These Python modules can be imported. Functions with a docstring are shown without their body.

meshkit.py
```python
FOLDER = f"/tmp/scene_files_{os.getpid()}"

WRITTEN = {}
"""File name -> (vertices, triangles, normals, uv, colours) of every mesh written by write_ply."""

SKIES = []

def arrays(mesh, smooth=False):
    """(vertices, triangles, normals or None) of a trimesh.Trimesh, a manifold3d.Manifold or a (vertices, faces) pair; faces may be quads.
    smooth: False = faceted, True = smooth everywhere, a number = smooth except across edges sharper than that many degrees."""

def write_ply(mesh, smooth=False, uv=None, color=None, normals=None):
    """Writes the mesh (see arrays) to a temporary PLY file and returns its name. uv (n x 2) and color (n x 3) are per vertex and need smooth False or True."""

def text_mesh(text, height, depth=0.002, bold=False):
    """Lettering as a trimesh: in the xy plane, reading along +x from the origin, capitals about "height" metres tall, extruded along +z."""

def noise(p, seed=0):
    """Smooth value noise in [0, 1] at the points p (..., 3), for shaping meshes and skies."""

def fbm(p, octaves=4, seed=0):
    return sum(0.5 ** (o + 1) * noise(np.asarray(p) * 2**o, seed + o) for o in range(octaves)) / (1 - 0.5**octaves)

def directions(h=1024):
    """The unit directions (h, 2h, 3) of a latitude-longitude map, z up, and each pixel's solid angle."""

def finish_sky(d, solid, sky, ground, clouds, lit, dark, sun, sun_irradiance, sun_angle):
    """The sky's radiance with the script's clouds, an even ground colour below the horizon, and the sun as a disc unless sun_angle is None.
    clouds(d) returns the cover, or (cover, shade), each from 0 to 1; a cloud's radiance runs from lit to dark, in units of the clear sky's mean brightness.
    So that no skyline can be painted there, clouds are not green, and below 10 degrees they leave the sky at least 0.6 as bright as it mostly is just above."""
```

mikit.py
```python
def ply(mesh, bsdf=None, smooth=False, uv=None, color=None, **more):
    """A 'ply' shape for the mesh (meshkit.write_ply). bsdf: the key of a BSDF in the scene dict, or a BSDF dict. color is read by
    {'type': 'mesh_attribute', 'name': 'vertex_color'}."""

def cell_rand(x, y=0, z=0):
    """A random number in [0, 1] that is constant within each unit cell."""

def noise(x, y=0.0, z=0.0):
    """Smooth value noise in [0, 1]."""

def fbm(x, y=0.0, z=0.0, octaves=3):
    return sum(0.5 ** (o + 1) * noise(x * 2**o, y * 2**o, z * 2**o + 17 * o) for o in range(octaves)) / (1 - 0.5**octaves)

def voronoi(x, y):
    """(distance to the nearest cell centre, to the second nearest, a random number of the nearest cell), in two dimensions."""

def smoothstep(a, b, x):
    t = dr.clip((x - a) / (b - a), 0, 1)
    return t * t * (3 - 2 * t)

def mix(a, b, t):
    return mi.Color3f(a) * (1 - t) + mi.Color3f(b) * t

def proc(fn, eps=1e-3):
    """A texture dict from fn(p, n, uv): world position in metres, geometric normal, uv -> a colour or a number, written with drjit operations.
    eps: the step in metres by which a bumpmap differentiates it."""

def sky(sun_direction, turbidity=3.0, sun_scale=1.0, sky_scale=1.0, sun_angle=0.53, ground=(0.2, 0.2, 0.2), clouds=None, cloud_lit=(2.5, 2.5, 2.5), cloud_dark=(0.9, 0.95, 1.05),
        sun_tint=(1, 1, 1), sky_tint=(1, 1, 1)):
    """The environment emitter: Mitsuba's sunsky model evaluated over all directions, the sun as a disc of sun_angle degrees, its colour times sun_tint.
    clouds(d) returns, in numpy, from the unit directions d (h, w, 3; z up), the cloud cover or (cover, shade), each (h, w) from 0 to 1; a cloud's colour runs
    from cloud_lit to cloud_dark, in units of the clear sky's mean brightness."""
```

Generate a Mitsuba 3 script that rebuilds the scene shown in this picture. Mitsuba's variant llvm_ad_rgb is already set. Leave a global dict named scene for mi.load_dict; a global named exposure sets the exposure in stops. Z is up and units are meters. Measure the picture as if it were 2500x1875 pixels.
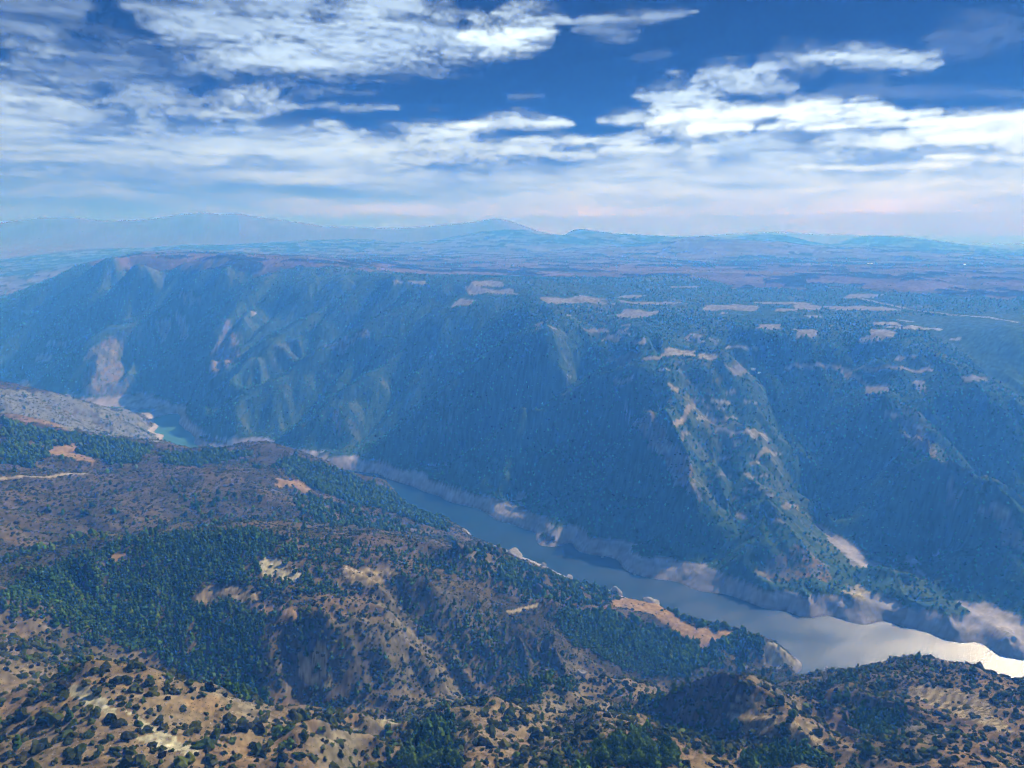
import math, numpy as np, trimesh, mitsuba as mi, mikit, meshkit, shapely
from scipy.interpolate import RBFInterpolator, RectBivariateSpline
T4 = mi.ScalarTransform4f
scene, labels = {}, {}
rng = np.random.default_rng(11)

# ------------------------------------------------------------------ camera, sky and sun, exposure
# metres; z = 0 is the water of the reservoir, y runs along the view, the drone hovers 560 m above the water
EYE, PITCH = 560.0, math.radians(12.23)
SUN_AZ, SUN_EL = math.radians(47.5), math.radians(38)
SUN = np.array([math.sin(SUN_AZ) * math.cos(SUN_EL), math.cos(SUN_AZ) * math.cos(SUN_EL), math.sin(SUN_EL)])
exposure = 2.6
scene['camera'] = {'type': 'perspective', 'fov': 73.71, 'fov_axis': 'x', 'near_clip': 1.0, 'far_clip': 90000.0,
                   'to_world': T4().look_at(origin=[0, 0, EYE], target=[0, math.cos(PITCH) * 100, EYE - math.sin(PITCH) * 100], up=[0, 0, 1]),
                   'medium': {'type': 'ref', 'id': 'haze_air'}}
# clouds: strokes in degrees (azimuth from +y towards +x, elevation), half width, strength, shade
CLOUDS = [[-25.8,13.85,-3.78,15.28,2.41,0.6,0.6],[-20.77,13.34,1.57,14.7,1.48,0.7,0.45],[-3.79,14.82,3.89,15.22,1.17,1.0,0.1],[-27.92,14.96,-14.12,16.19,1.75,0.55,0.6],
[-14.12,16.19,-7.28,16.4,1.01,0.4,0.5],[-34.8,10.98,-23.39,11.5,1.4,0.45,0.7],[-23.36,11.8,-10.88,13.22,1.36,0.6,0.5],[-35.62,13.56,-30.62,14.58,1.55,0.4,0.7],
[-17.73,11.46,-4.55,12.3,0.62,0.3,0.5],[-1.28,16.58,4.76,15.87,0.54,0.6,0.25],[4.76,15.72,13.74,15.84,0.31,0.4,0.25],[5.13,15.26,9.69,15.05,0.54,0.25,0.3],
[-35.91,9.78,-33.26,9.68,1.09,0.5,0.55],[-30.18,9.43,-23.57,9.62,0.7,0.5,0.55],[-23.55,9.75,-17.83,10.11,0.54,0.5,0.4],[-26.32,8.82,-16.56,9.22,0.62,0.6,0.45],
[-16.56,9.16,-8.93,9.2,0.19,0.5,0.3],[-37.62,7.32,-30.09,7.84,2.14,0.7,0.62],[-32.69,8.2,-28.37,8.42,1.17,0.4,0.6],[-30.21,6.8,-16.69,7.2,1.63,0.6,0.55],
[-16.69,7.2,-12.57,7.0,1.01,0.55,0.45],[-37.93,5.11,-21.41,5.7,2.33,0.75,0.62],[-24.52,5.89,-11.21,5.84,1.75,0.75,0.45],[-14.65,7.1,-12.54,7.67,0.7,0.5,0.4],
[-12.6,6.32,-0.22,6.47,1.4,0.75,0.38],[-8.27,7.44,-3.53,8.01,0.78,0.6,0.3],[-4.25,8.35,4.91,8.64,0.43,0.9,0.08],[-6.08,8.08,-2.06,8.26,0.31,0.6,0.1],
[9.52,10.47,14.73,10.37,0.85,0.75,0.35],[10.61,9.88,16.12,9.76,0.62,0.6,0.35],[14.0,11.26,18.64,11.4,0.85,0.75,0.4],[17.36,11.17,21.88,10.57,0.54,0.55,0.35],
[18.61,11.86,25.02,12.46,0.58,0.7,0.3],[23.55,12.43,30.94,11.48,0.58,0.75,0.25],[26.46,12.51,29.0,12.15,0.35,0.5,0.25],[6.71,8.88,13.45,8.9,0.39,0.8,0.1],
[10.66,8.66,20.78,8.69,0.85,1.0,0.0],[14.19,7.95,19.26,7.49,0.54,1.0,0.0],[18.19,8.76,25.38,8.89,0.78,1.0,0.0],[20.82,8.24,29.2,7.91,0.85,1.0,0.0],
[25.38,8.89,28.59,8.4,0.54,1.0,0.0],[28.36,7.97,31.49,7.99,0.35,1.0,0.0],[19.6,7.41,22.77,7.57,0.39,1.0,0.02],[22.96,7.11,29.85,7.03,0.35,1.0,0.0],
[29.3,7.01,36.2,7.24,0.7,1.0,0.02],[27.99,6.09,36.6,6.04,0.78,1.0,0.05],[26.27,5.81,29.98,5.85,0.39,0.9,0.05],[29.63,6.54,36.54,6.46,0.54,0.9,0.12],
[22.71,4.61,32.82,4.5,0.27,0.8,0.05],[30.09,4.94,36.29,4.77,0.19,0.9,0.02],[-0.96,7.1,7.11,7.52,0.35,0.8,0.12],[6.75,7.46,11.41,7.57,0.5,0.7,0.3],
[7.14,6.6,13.55,6.9,0.39,0.7,0.2],[-1.7,6.3,7.14,6.42,0.54,0.7,0.3],[0.15,10.08,3.06,10.1,0.16,0.12,0.2],[16.33,6.55,22.32,5.51,1.24,0.8,0.62],
[18.42,5.48,23.62,4.91,0.78,0.8,0.55],[14.28,6.28,16.39,5.54,0.85,0.7,0.25],[23.5,6.26,27.16,5.77,1.09,0.75,0.3],[9.07,13.04,11.84,13.24,0.54,0.08,0.3],
[29.15,13.18,35.24,12.61,1.01,0.08,0.3],[23.75,10.28,35.99,8.84,0.47,0.12,0.3]]
def sm(a, b, x):
    t = np.clip((x - a) / (b - a), 0, 1)
    return t * t * (3 - 2 * t)
def cfb(p, octaves, seed, gain=.62):
    return sum(gain ** o * (meshkit.noise(p * 2.03 ** o, seed + o) - .5) for o in range(octaves)) / sum(gain ** o for o in range(octaves)) * 1.25
def clouds(d):
    az = np.degrees(np.arctan2(d[..., 0], d[..., 1])); el = np.degrees(np.arcsin(np.clip(d[..., 2], -1, 1)))
    P = lambda x, y, k: np.stack([x, y, np.full_like(x, k)], -1)
    wx = meshkit.fbm(P(az * .10, el * .28, 3.3), 4, 5) - .5; wy = meshkit.fbm(P(az * .10 + 40, el * .28, 9.1), 4, 6) - .5
    a2, e2 = az + wx * 4.0, el + wy * 2.0
    fine = cfb(P(a2 * .55 + e2 * .45, e2 * 1.7, 1.7), 6, 11, .7)            # torn edges
    hair = cfb(P(a2 * .20 - e2 * .25, e2 * 2.2, 4.1), 5, 37, .75)              # long fibres drawn out by the wind
    wisp = meshkit.fbm(P(a2 * .13 + e2 * .1, e2 * .9, 7.7), 5, 23) - .5               # broad bodies
    fib = cfb(P(a2 * .30 + e2 * .5, e2 * 4.5, 6.6), 4, 71, .8)                          # fibres inside the cloud sheets
    keep = np.ones_like(az); sh = np.zeros_like(az); wt = np.full_like(az, 1e-3)
    for (x0, y0, x1, y1, w, s, shade) in CLOUDS:
        ux, uy = x1 - x0, y1 - y0
        t = np.clip(((a2 - x0) * ux + (e2 - y0) * uy) / (ux * ux + uy * uy), 0, 1)
        dx, dy = a2 - x0 - t * ux, e2 - y0 - t * uy
        f = 1 - np.hypot(dx * .55, dy) / (w * 1.25 * (.16 + .84 * np.sqrt(np.clip(4 * t * (1 - t), 0, 1))))
        k = .8 + .35 * min(1, shade / .35)                              # the bright ones are compact, the grey ones frayed
        f = f + k * (fine * 2.0 + hair * 1.0 + wisp * 1.2)
        c = s * (.30 * sm(-.55, .6, f) + .70 * sm(.0, 1.1, f)) * np.clip((.86 if shade > .2 else .96) + fib * (2.0 if shade > .2 else .7) + .5 * fine, .12, 1)
        keep = keep * (1 - c); sh += c * c * (shade - .55 * hair); wt += c * c
    cov = 1 - keep
    # thin cirrus anywhere else, and a veil that closes towards the horizon
    elsewhere = sm(38, 50, np.abs(az)) + sm(18, 24, el)
    cir = sm(.05, .4, wisp * 1.3 + fine * .4) * .6 * np.clip(elsewhere, 0, 1)
    top = 7.6 + wx * 8 + 3 * fine + np.where(az < 0, -az * .10, -az * .01)
    veil = sm(0, 1, (top - el) / 4.6) * (.84 + .6 * wisp + .25 * hair + .15 * fine + .35 * fib)
    vs = .86 - .48 * sm(-38, 30, az) - wisp * .8 - hair * .4
    veil = np.clip(veil, 0, .95)
    shade = (sh + veil * veil * np.clip(vs, 0, 1) * .6) / (wt + veil * veil * .6)
    cov = 1 - (1 - np.clip(cov, 0, 1)) * (1 - np.clip(cir, 0, 1)) * (1 - veil)
    shade = np.clip(shade + fine * .2, 0, 1)
    return cov, shade
scene['sky'] = mikit.sky(SUN.tolist(), turbidity=2.6, clouds=clouds, sky_tint=(.0004, .003, .012), sun_tint=(.74, .98, 1.62),
                         cloud_lit=(355, 465, 560), cloud_dark=(60, 105, 205), ground=(.12, .13, .14))
# the blue air of the photograph: one closed box round everything
scene['haze_air'] = {'type': 'homogeneous', 'sigma_t': {'type': 'rgb', 'value': [3.9e-5, 1.6e-4, 4.1e-4]}, 'albedo': {'type': 'rgb', 'value': [.66, .74, .87]},
                     'phase': {'type': 'hg', 'g': .13}}
scene['haze'] = {'type': 'cube', 'to_world': T4().translate([0, 0, 447]).scale([21000, 21000, 474]), 'bsdf': {'type': 'null'}, 'interior': {'type': 'ref', 'id': 'haze_air'}}
labels['haze'] = {'label': 'blue haze filling the air of the whole valley', 'category': 'haze', 'kind': 'stuff'}

# ------------------------------------------------------------------ materials
VC = {'type': 'mesh_attribute', 'name': 'vertex_color'}
scene['soil'] = {'type': 'twosided', 'b': {'type': 'diffuse', 'reflectance': VC}}
scene['leaf'] = {'type': 'twosided', 'b': {'type': 'diffuse', 'reflectance': VC}}
scene['stone'] = {'type': 'twosided', 'b': {'type': 'diffuse', 'reflectance': mikit.proc(lambda p, n, uv: mikit.mix((.20, .18, .155), (.46, .43, .385), mikit.fbm(p.x * .35, p.y * .35, p.z * .9, 4)))}}
scene['bark'] = {'type': 'twosided', 'b': {'type': 'diffuse', 'reflectance': {'type': 'rgb', 'value': [.12, .08, .055]}}}
scene['plaster'] = {'type': 'twosided', 'b': {'type': 'diffuse', 'reflectance': {'type': 'rgb', 'value': [.78, .77, .73]}}}
scene['sheet_roof'] = {'type': 'twosided', 'b': {'type': 'roughplastic', 'diffuse_reflectance': {'type': 'rgb', 'value': [.82, .82, .8]}, 'alpha': .25}}
scene['dark_opening'] = {'type': 'twosided', 'b': {'type': 'diffuse', 'reflectance': {'type': 'rgb', 'value': [.05, .045, .04]}}}
scene['galvanised'] = {'type': 'twosided', 'b': {'type': 'roughconductor', 'alpha': .45, 'specular_reflectance': {'type': 'rgb', 'value': [.6, .6, .62]}}}
def ripple(p, n, uv):
    return mikit.fbm(p.x * .30 + p.y * .08, p.y * .45, 0., 3) + .5 * mikit.noise(p.x * .9, p.y * 1.1)
scene['lake_water'] = {'type': 'bumpmap', 't': mikit.proc(ripple, eps=.25), 'scale': .24,
                       'b': {'type': 'principled', 'base_color': mikit.proc(lambda p, n, uv: mikit.mix((.006, .030, .050), (.05, .15, .13), mikit.smoothstep(-700., -950., p.x))), 'roughness': mikit.proc(lambda p, n, uv: .29 + .10 * mikit.smoothstep(.3, .7, mikit.fbm(p.x * .012 + p.y * .01, p.y * .03 - p.x * .012, 2., 4))), 'specular': .7}}

# ------------------------------------------------------------------ the land: surveyed heights, bare patches, tracks (world x, y, z in metres)
CONTROL = [[-410,1594,0],[-344,1577,0],[-285,1525,0],[-218,1474,0],[-159,1417,0],[-105,1369,0],[-54,1332,0],[0,1278,0],[45,1230,0],[108,1189,0],[158,1132,0],[191,1105,0],
[212,1061,0],[269,1039,0],[293,1013,0],[344,994,0],[378,966,0],[424,946,0],[473,937,0],[525,908,0],[558,918,0],[582,900,0],[608,882,0],[667,861,0],[708,845,0],
[797,808,0],[932,761,0],[-468,1624,21],[-346,1588,21],[-281,1541,21],[-208,1483,21],[-106,1391,21],[-44,1341,21],[0,1284,21],[32,1266,21],[79,1204,21],[148,1164,21],
[209,1098,21],[252,1072,21],[325,1039,21],[372,1008,21],[396,971,21],[441,947,21],[504,947,21],[525,975,21],[548,986,21],[556,946,21],[579,924,21],[622,904,21],
[631,886,21],[677,857,21],[704,844,21],[797,813,21],[930,764,21],[-319,1492,-14],[-194,1384,-14],[-88,1299,-14],[10,1196,-14],[123,1099,-14],[177,1028,-14],[259,980,-14],
[344,933,-14],[439,904,-14],[523,885,-14],[573,849,-14],[673,812,-14],[897,728,-14],[-260,1412,0],[-197,1324,0],[-120,1260,0],[-71,1203,0],[0,1139,0],[37,1112,0],
[71,1078,0],[115,1033,0],[161,1009,0],[183,983,0],[229,961,0],[251,929,0],[300,908,0],[335,890,0],[364,859,0],[381,836,0],[383,803,0],[373,690,0],[415,668,0],[466,640,0],
[513,620,0],[571,600,0],[674,560,0],[455,740,-14],[556,720,-14],[644,690,-14],[776,660,-14],[-388,1500,0],[-316,1440,0],[-519,1560,0],[-637,1640,0],[-453,1560,-14],
[-568,1640,-14],[-716,1720,-14],[-613,1712,22],[-790,1788,22],[-520,1662,22],[-472,1640,26],[-433,1622,24],[-1118,2112,0],[-1090,2013,0],[-1050,1927,0],[-998,1898,0],
[-907,1795,0],[-1072,2130,0],[-1038,2067,0],[-922,1913,0],[-863,1800,0],[-1080,2091,-14],[-996,1960,-14],[-918,1867,-14],[-1234,2190,0],[-1209,2140,-12],[-1393,2200,0],
[-1365,2150,-14],[-1333,2100,0],[-1634,2330,0],[-1596,2270,-14],[-1547,2200,0],[-1994,2600,0],[-1923,2500,-14],[-1847,2400,0],[-2614,2900,0],[-2530,2800,-14],
[-2441,2700,0],[-780,1760,0],[-769,1730,-14],[-607,1690,0],[-899,1891,20],[-1008,2039,18],[-1221,2141,14],[-1136,2121,16],[-1115,2023,12],[-1070,1898,18],
[-2189,2441,150],[-2485,3320,230],[-2506,3559,290],[-2193,3424,380],[-1842,3225,450],[-1781,3315,460],[-1339,2943,448],[-1044,2859,438],[-765,2816,425],[-435,2533,410],
[-170,2381,400],[60,2012,360],[215,1800,310],[327,1623,310],[589,1746,315],[768,1746,315],[1025,1896,320],[1328,1761,325],[1784,1640,330],[129,1718,271],[51,1678,231],
[-30,1664,181],[-121,1632,130],[-209,1589,83],[208,1541,249],[155,1550,215],[107,1528,189],[25,1508,151],[-49,1498,110],[-112,1487,70],[146,1709,225],[51,1649,169],
[-30,1639,122],[-110,1619,80],[-186,1575,35],[245,1441,227],[272,1320,198],[299,1247,158],[319,1158,122],[324,1120,76],[335,1081,42],[335,1051,27],[251,1180,68],
[185,1342,103],[213,1206,58],[135,1309,65],[74,1397,84],[99,1488,108],[45,1440,69],[14,1395,32],[13,1335,19],[222,1400,124],[235,1237,63],[245,1141,31],[449,1279,134],
[444,1154,88],[429,1059,53],[424,999,26],[446,1401,185],[510,1356,168],[501,1487,216],[399,1291,120],[392,1167,65],[607,1647,237],[617,1538,171],[613,1462,116],
[601,1307,45],[592,1170,18],[583,1065,20],[802,1605,246],[818,1503,228],[787,1375,212],[775,1242,183],[758,1131,158],[762,1081,126],[738,1275,125],[710,1123,84],
[680,1277,86],[651,1159,50],[690,1407,132],[934,1299,136],[840,1176,70],[752,1090,38],[665,1012,23],[845,1128,125],[808,1027,108],[783,962,69],[764,998,66],[701,973,39],
[700,915,18],[619,1008,37],[634,954,27],[1047,1351,199],[1090,1462,232],[1094,1288,121],[1005,1111,54],[1146,1370,194],[1193,1203,150],[972,944,55],[847,914,34],
[-1308,2917,439],[-1604,2997,357],[-1732,2818,246],[-1945,2832,157],[-2117,2785,77],[-1413,2893,350],[-1602,2754,230],[-1785,2728,140],[-1937,2685,53],[-2031,2652,3],
[-1246,2910,442],[-1286,2772,381],[-1482,2785,278],[-1476,2570,194],[-1509,2499,158],[-1521,2423,111],[-1493,2325,55],[-1476,2264,17],[-1461,2545,133],[-1405,2458,78],
[-1304,2290,22],[-1356,2628,191],[-1322,2474,110],[-1222,2297,45],[-1148,2675,330],[-1106,2478,246],[-1102,2340,167],[-1134,2283,64],[-1149,2209,17],[-1032,2796,413],
[-940,2551,341],[-952,2391,274],[-984,2260,212],[-956,2129,158],[-924,2029,105],[-868,2479,280],[-893,2304,205],[-908,2172,150],[-916,2073,95],[-535,2604,406],
[-574,2383,323],[-667,2300,269],[-755,2178,217],[-813,2085,173],[-852,1993,127],[-904,1912,63],[-952,1953,17],[-462,2390,322],[-573,2295,246],[-686,2191,184],
[-783,2071,125],[-857,1959,65],[-276,2324,360],[-380,2187,298],[-480,2158,250],[-583,2088,195],[-695,1984,143],[-773,1889,93],[-836,1842,41],[-490,2053,158],
[-549,1942,97],[-605,1851,52],[-646,1774,21],[-356,2024,220],[-404,1904,147],[-474,1803,91],[-516,1716,39],[-492,1668,16],[-252,1968,188],[-329,1840,108],[-376,1743,56],
[-462,1669,26],[-429,1654,27],[-389,1630,23],[-335,1593,17],[-284,1560,22],[-135,1853,210],[-201,1740,145],[-264,1663,91],[-303,1604,37],[330,1992,335],[435,1857,325],
[732,2189,335],[926,2785,358],[1216,2264,335],[1559,2321,345],[1734,2321,345],[297,2269,365],[146,2307,385],[271,1614,272],[380,1608,290],[376,1452,255],[477,1525,272],
[685,1679,278],[717,1936,315],[814,1638,285],[1003,2502,345],[-1582,2940,452],[-2340,4356,440],[-2048,3812,445],[-3414,6364,418],[-4400,8213,425],[-993,2940,452],
[-1469,4356,440],[-1286,3812,445],[-2143,6364,418],[-2763,8213,425],[-401,2905,388],[-516,3750,400],[-677,4931,408],[-873,6364,418],[-1125,8213,425],[183,2905,388],
[236,3750,400],[309,4931,408],[398,6364,418],[513,8213,425],[768,2905,388],[988,3750,400],[1295,4931,408],[1669,6364,418],[2151,8213,425],[1353,2905,388],[1740,3750,400],
[2282,4931,408],[2940,6364,418],[3789,8213,425],[1937,2905,388],[2492,3750,400],[3268,4931,408],[4210,6364,418],[5427,8213,425],[-3209,4300,190],[-3866,5200,205],
[-3051,4500,200],[-3044,5000,230],[-4270,4500,170],[-3931,6500,330],[-4808,6500,270],[-5655,6000,230],[-5896,8000,340],[-4023,7500,400],[-7963,8500,330],[-2727,4100,210],
[-7675,8200,372],[-6033,8200,398],[-4937,8200,436],[-3845,8200,463],[-2754,8200,479],[-1664,8200,521],[-576,8200,569],[239,8200,596],[646,8200,596],[1053,8200,585],
[1325,8200,569],[1597,8200,558],[2141,8200,542],[2683,8200,558],[3227,8200,558],[4042,8200,548],[4861,8200,521],[6022,8200,468],[7602,8200,409],[-8696,9300,390],
[-5603,9300,390],[-3129,9300,390],[-656,9300,390],[736,9300,390],[1509,9300,390],[2437,9300,390],[3674,9300,390],[5529,9300,390],[8622,9300,390],[1647,6300,514],
[1862,7100,405],[2258,6300,506],[2552,7100,405],[3140,6300,465],[3544,7100,405],[4194,6300,415],[4725,7100,405],[5015,6300,370],[5642,7100,405],[-279,327,312],
[-263,327,322],[-245,329,326],[-228,330,327],[-191,331,325],[-168,334,318],[-153,339,306],[-139,342,296],[-121,342,290],[-102,361,276],[-91,382,262],[-82,396,248],
[-73,413,226],[-225,288,330],[-180,287,331],[-138,290,318],[-185,260,334],[-241,278,328],[-225,257,332],[-146,262,328],[-107,281,318],[-98,310,302],[-100,317,303],
[-87,342,278],[-108,271,320],[-88,306,294],[-281,288,330],[-252,254,335],[-76,424,222],[-81,376,250],[-84,316,280],[3,401,258],[-6,385,264],[-17,372,268],[-36,369,266],
[-52,385,256],[-59,370,258],[-66,341,270],[-26,308,292],[-2,331,284],[-27,331,284],[-1,295,298],[-51,311,284],[-38,470,200],[-10,490,190],[11,493,205],[36,504,196],
[69,518,185],[104,547,165],[129,563,150],[15,431,228],[45,466,205],[74,495,185],[26,395,240],[54,443,212],[96,451,204],[78,451,206],[110,436,214],[29,354,268],
[51,389,252],[68,397,246],[88,403,238],[91,399,235],[9,326,287],[35,331,284],[53,326,292],[66,323,293],[91,333,285],[125,336,280],[56,293,305],[22,299,300],[79,290,305],
[105,301,298],[131,395,238],[122,418,222],[125,466,216],[130,451,230],[141,431,246],[152,411,262],[161,406,264],[170,398,265],[178,391,264],[185,383,263],[189,377,264],
[182,347,274],[174,319,286],[149,389,250],[130,427,225],[150,353,266],[154,331,278],[115,296,300],[140,298,298],[162,560,120],[182,520,165],[210,500,175],[246,476,216],
[252,455,221],[256,438,227],[263,421,236],[271,405,246],[274,387,255],[272,369,265],[281,361,268],[288,351,272],[290,335,278],[301,307,290],[224,433,222],[226,463,212],
[238,423,221],[250,403,228],[197,362,262],[207,355,262],[219,351,262],[241,360,258],[204,326,275],[237,338,272],[255,327,282],[221,313,285],[262,303,292],[165,300,294],
[340,711,62],[326,618,130],[322,569,170],[324,544,190],[341,529,200],[363,516,205],[377,507,206],[396,499,206],[415,490,210],[471,474,215],[328,479,212],[347,454,222],
[336,416,236],[297,488,205],[295,532,178],[289,444,222],[314,425,232],[355,415,240],[307,675,75],[278,668,80],[372,610,110],[427,585,110],[482,560,110],[570,520,110],
[204,930,25],[154,926,35],[225,875,35],[248,838,36],[297,870,22],[321,854,22],[346,827,24],[360,812,18],[279,812,32],[315,811,26],[328,809,10],[303,809,16],[356,800,1],
[346,804,3],[277,783,28],[240,738,36],[204,708,48],[163,684,65],[112,664,85],[72,648,98],[39,629,110],[-3,595,122],[-45,554,138],[-102,516,155],[-159,507,168],
[-213,508,182],[-278,516,198],[-318,488,225],[-330,430,262],[-335,396,282],[-359,375,300],[-237,570,228],[-265,566,226],[-205,570,226],[-185,558,226],[-167,551,222],
[-144,564,208],[-110,569,185],[-89,563,160],[-67,557,145],[-190,539,205],[-165,534,190],[-136,545,178],[-203,526,200],[-173,591,226],[-155,591,221],[-133,592,213],
[-113,593,201],[-100,589,182],[-78,593,162],[-66,588,148],[-48,576,131],[-111,627,182],[-85,620,158],[-61,611,138],[-44,585,126],[-111,653,207],[-85,659,197],
[-36,683,168],[-5,706,142],[16,731,131],[54,768,113],[115,839,75],[-51,634,153],[-3,660,117],[22,655,106],[7,654,150],[37,657,127],[63,656,111],[82,753,86],[100,715,80],
[139,750,66],[202,777,48],[125,778,80],[15,830,95],[-67,860,130],[-439,589,264],[-391,626,264],[-340,661,259],[-277,686,252],[-232,700,241],[-162,725,223],[-111,739,206],
[-60,766,182],[0,830,140],[-378,560,238],[-357,470,262],[-371,445,278],[-349,585,247],[-426,519,270],[-272,607,240],[-212,632,232],[-156,649,218],[-291,577,228],
[65,934,58],[27,841,100],[132,913,42],[-322,530,220],[-31,757,155],[-84,729,185],[-473,757,208],[-351,797,205],[-245,830,187],[-128,852,160],[-38,917,115],[-516,702,228],
[-512,633,252],[-481,690,236],[-555,602,262],[-899,1160,250],[-825,1166,227],[-741,1199,200],[-673,1227,180],[-631,1263,165],[-587,1264,160],[-529,1274,156],
[-503,1302,150],[-477,1331,138],[-448,1356,120],[-408,1415,82],[-366,1421,50],[-305,1390,35],[-250,1359,26],[-193,1298,21],[-119,1250,14],[-70,1194,7],[0,1150,0],
[-723,1067,216],[-681,861,247],[-787,1006,247],[-602,1050,202],[-488,897,200],[-586,901,212],[-437,1008,186],[-363,997,160],[-301,1027,132],[-203,1092,88],[-122,1075,62],
[-572,787,232],[-509,823,217],[-590,739,252],[-440,861,188],[-544,676,252],[-416,1152,150],[-330,1194,108],[-904,981,262],[-730,779,265],[-69,1093,45],[-1232,1602,195],
[-1199,1713,160],[-1146,1813,112],[-1103,1954,42],[-1376,1516,220],[-1054,1653,82],[-991,1743,37],[-1036,1400,120],[-931,1450,95],[-826,1480,70],[-747,1560,60],
[-1375,1500,150]]
MT = [[-13725,10300,424],[-9560,10300,724],[-8196,10300,744],[-7515,10300,757],[-6893,10300,823],[-6385,10300,823],[-5983,10300,777],[-5301,10300,803],[-4922,10300,856],[-4545,10300,902],[-4277,10300,876],[-4004,10300,889],[-3771,10300,836],[-3435,10300,797],[-3098,10300,757],[-2762,10300,698],[-1743,10300,671],[-1231,10300,698],[-720,10300,744],[-448,10300,777],[-278,10300,810],[-143,10300,797],[0,10300,764],[170,10300,704],[409,10300,625],[983,10300,525],[1671,10300,391]]
MT2 = [[2221,12200,399],[3023,12200,542],[3836,12200,597],[4231,12200,613],[4560,12200,629],[4844,12200,613],[5250,12200,589],[6011,12200,573],[6840,12200,399]]
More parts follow.
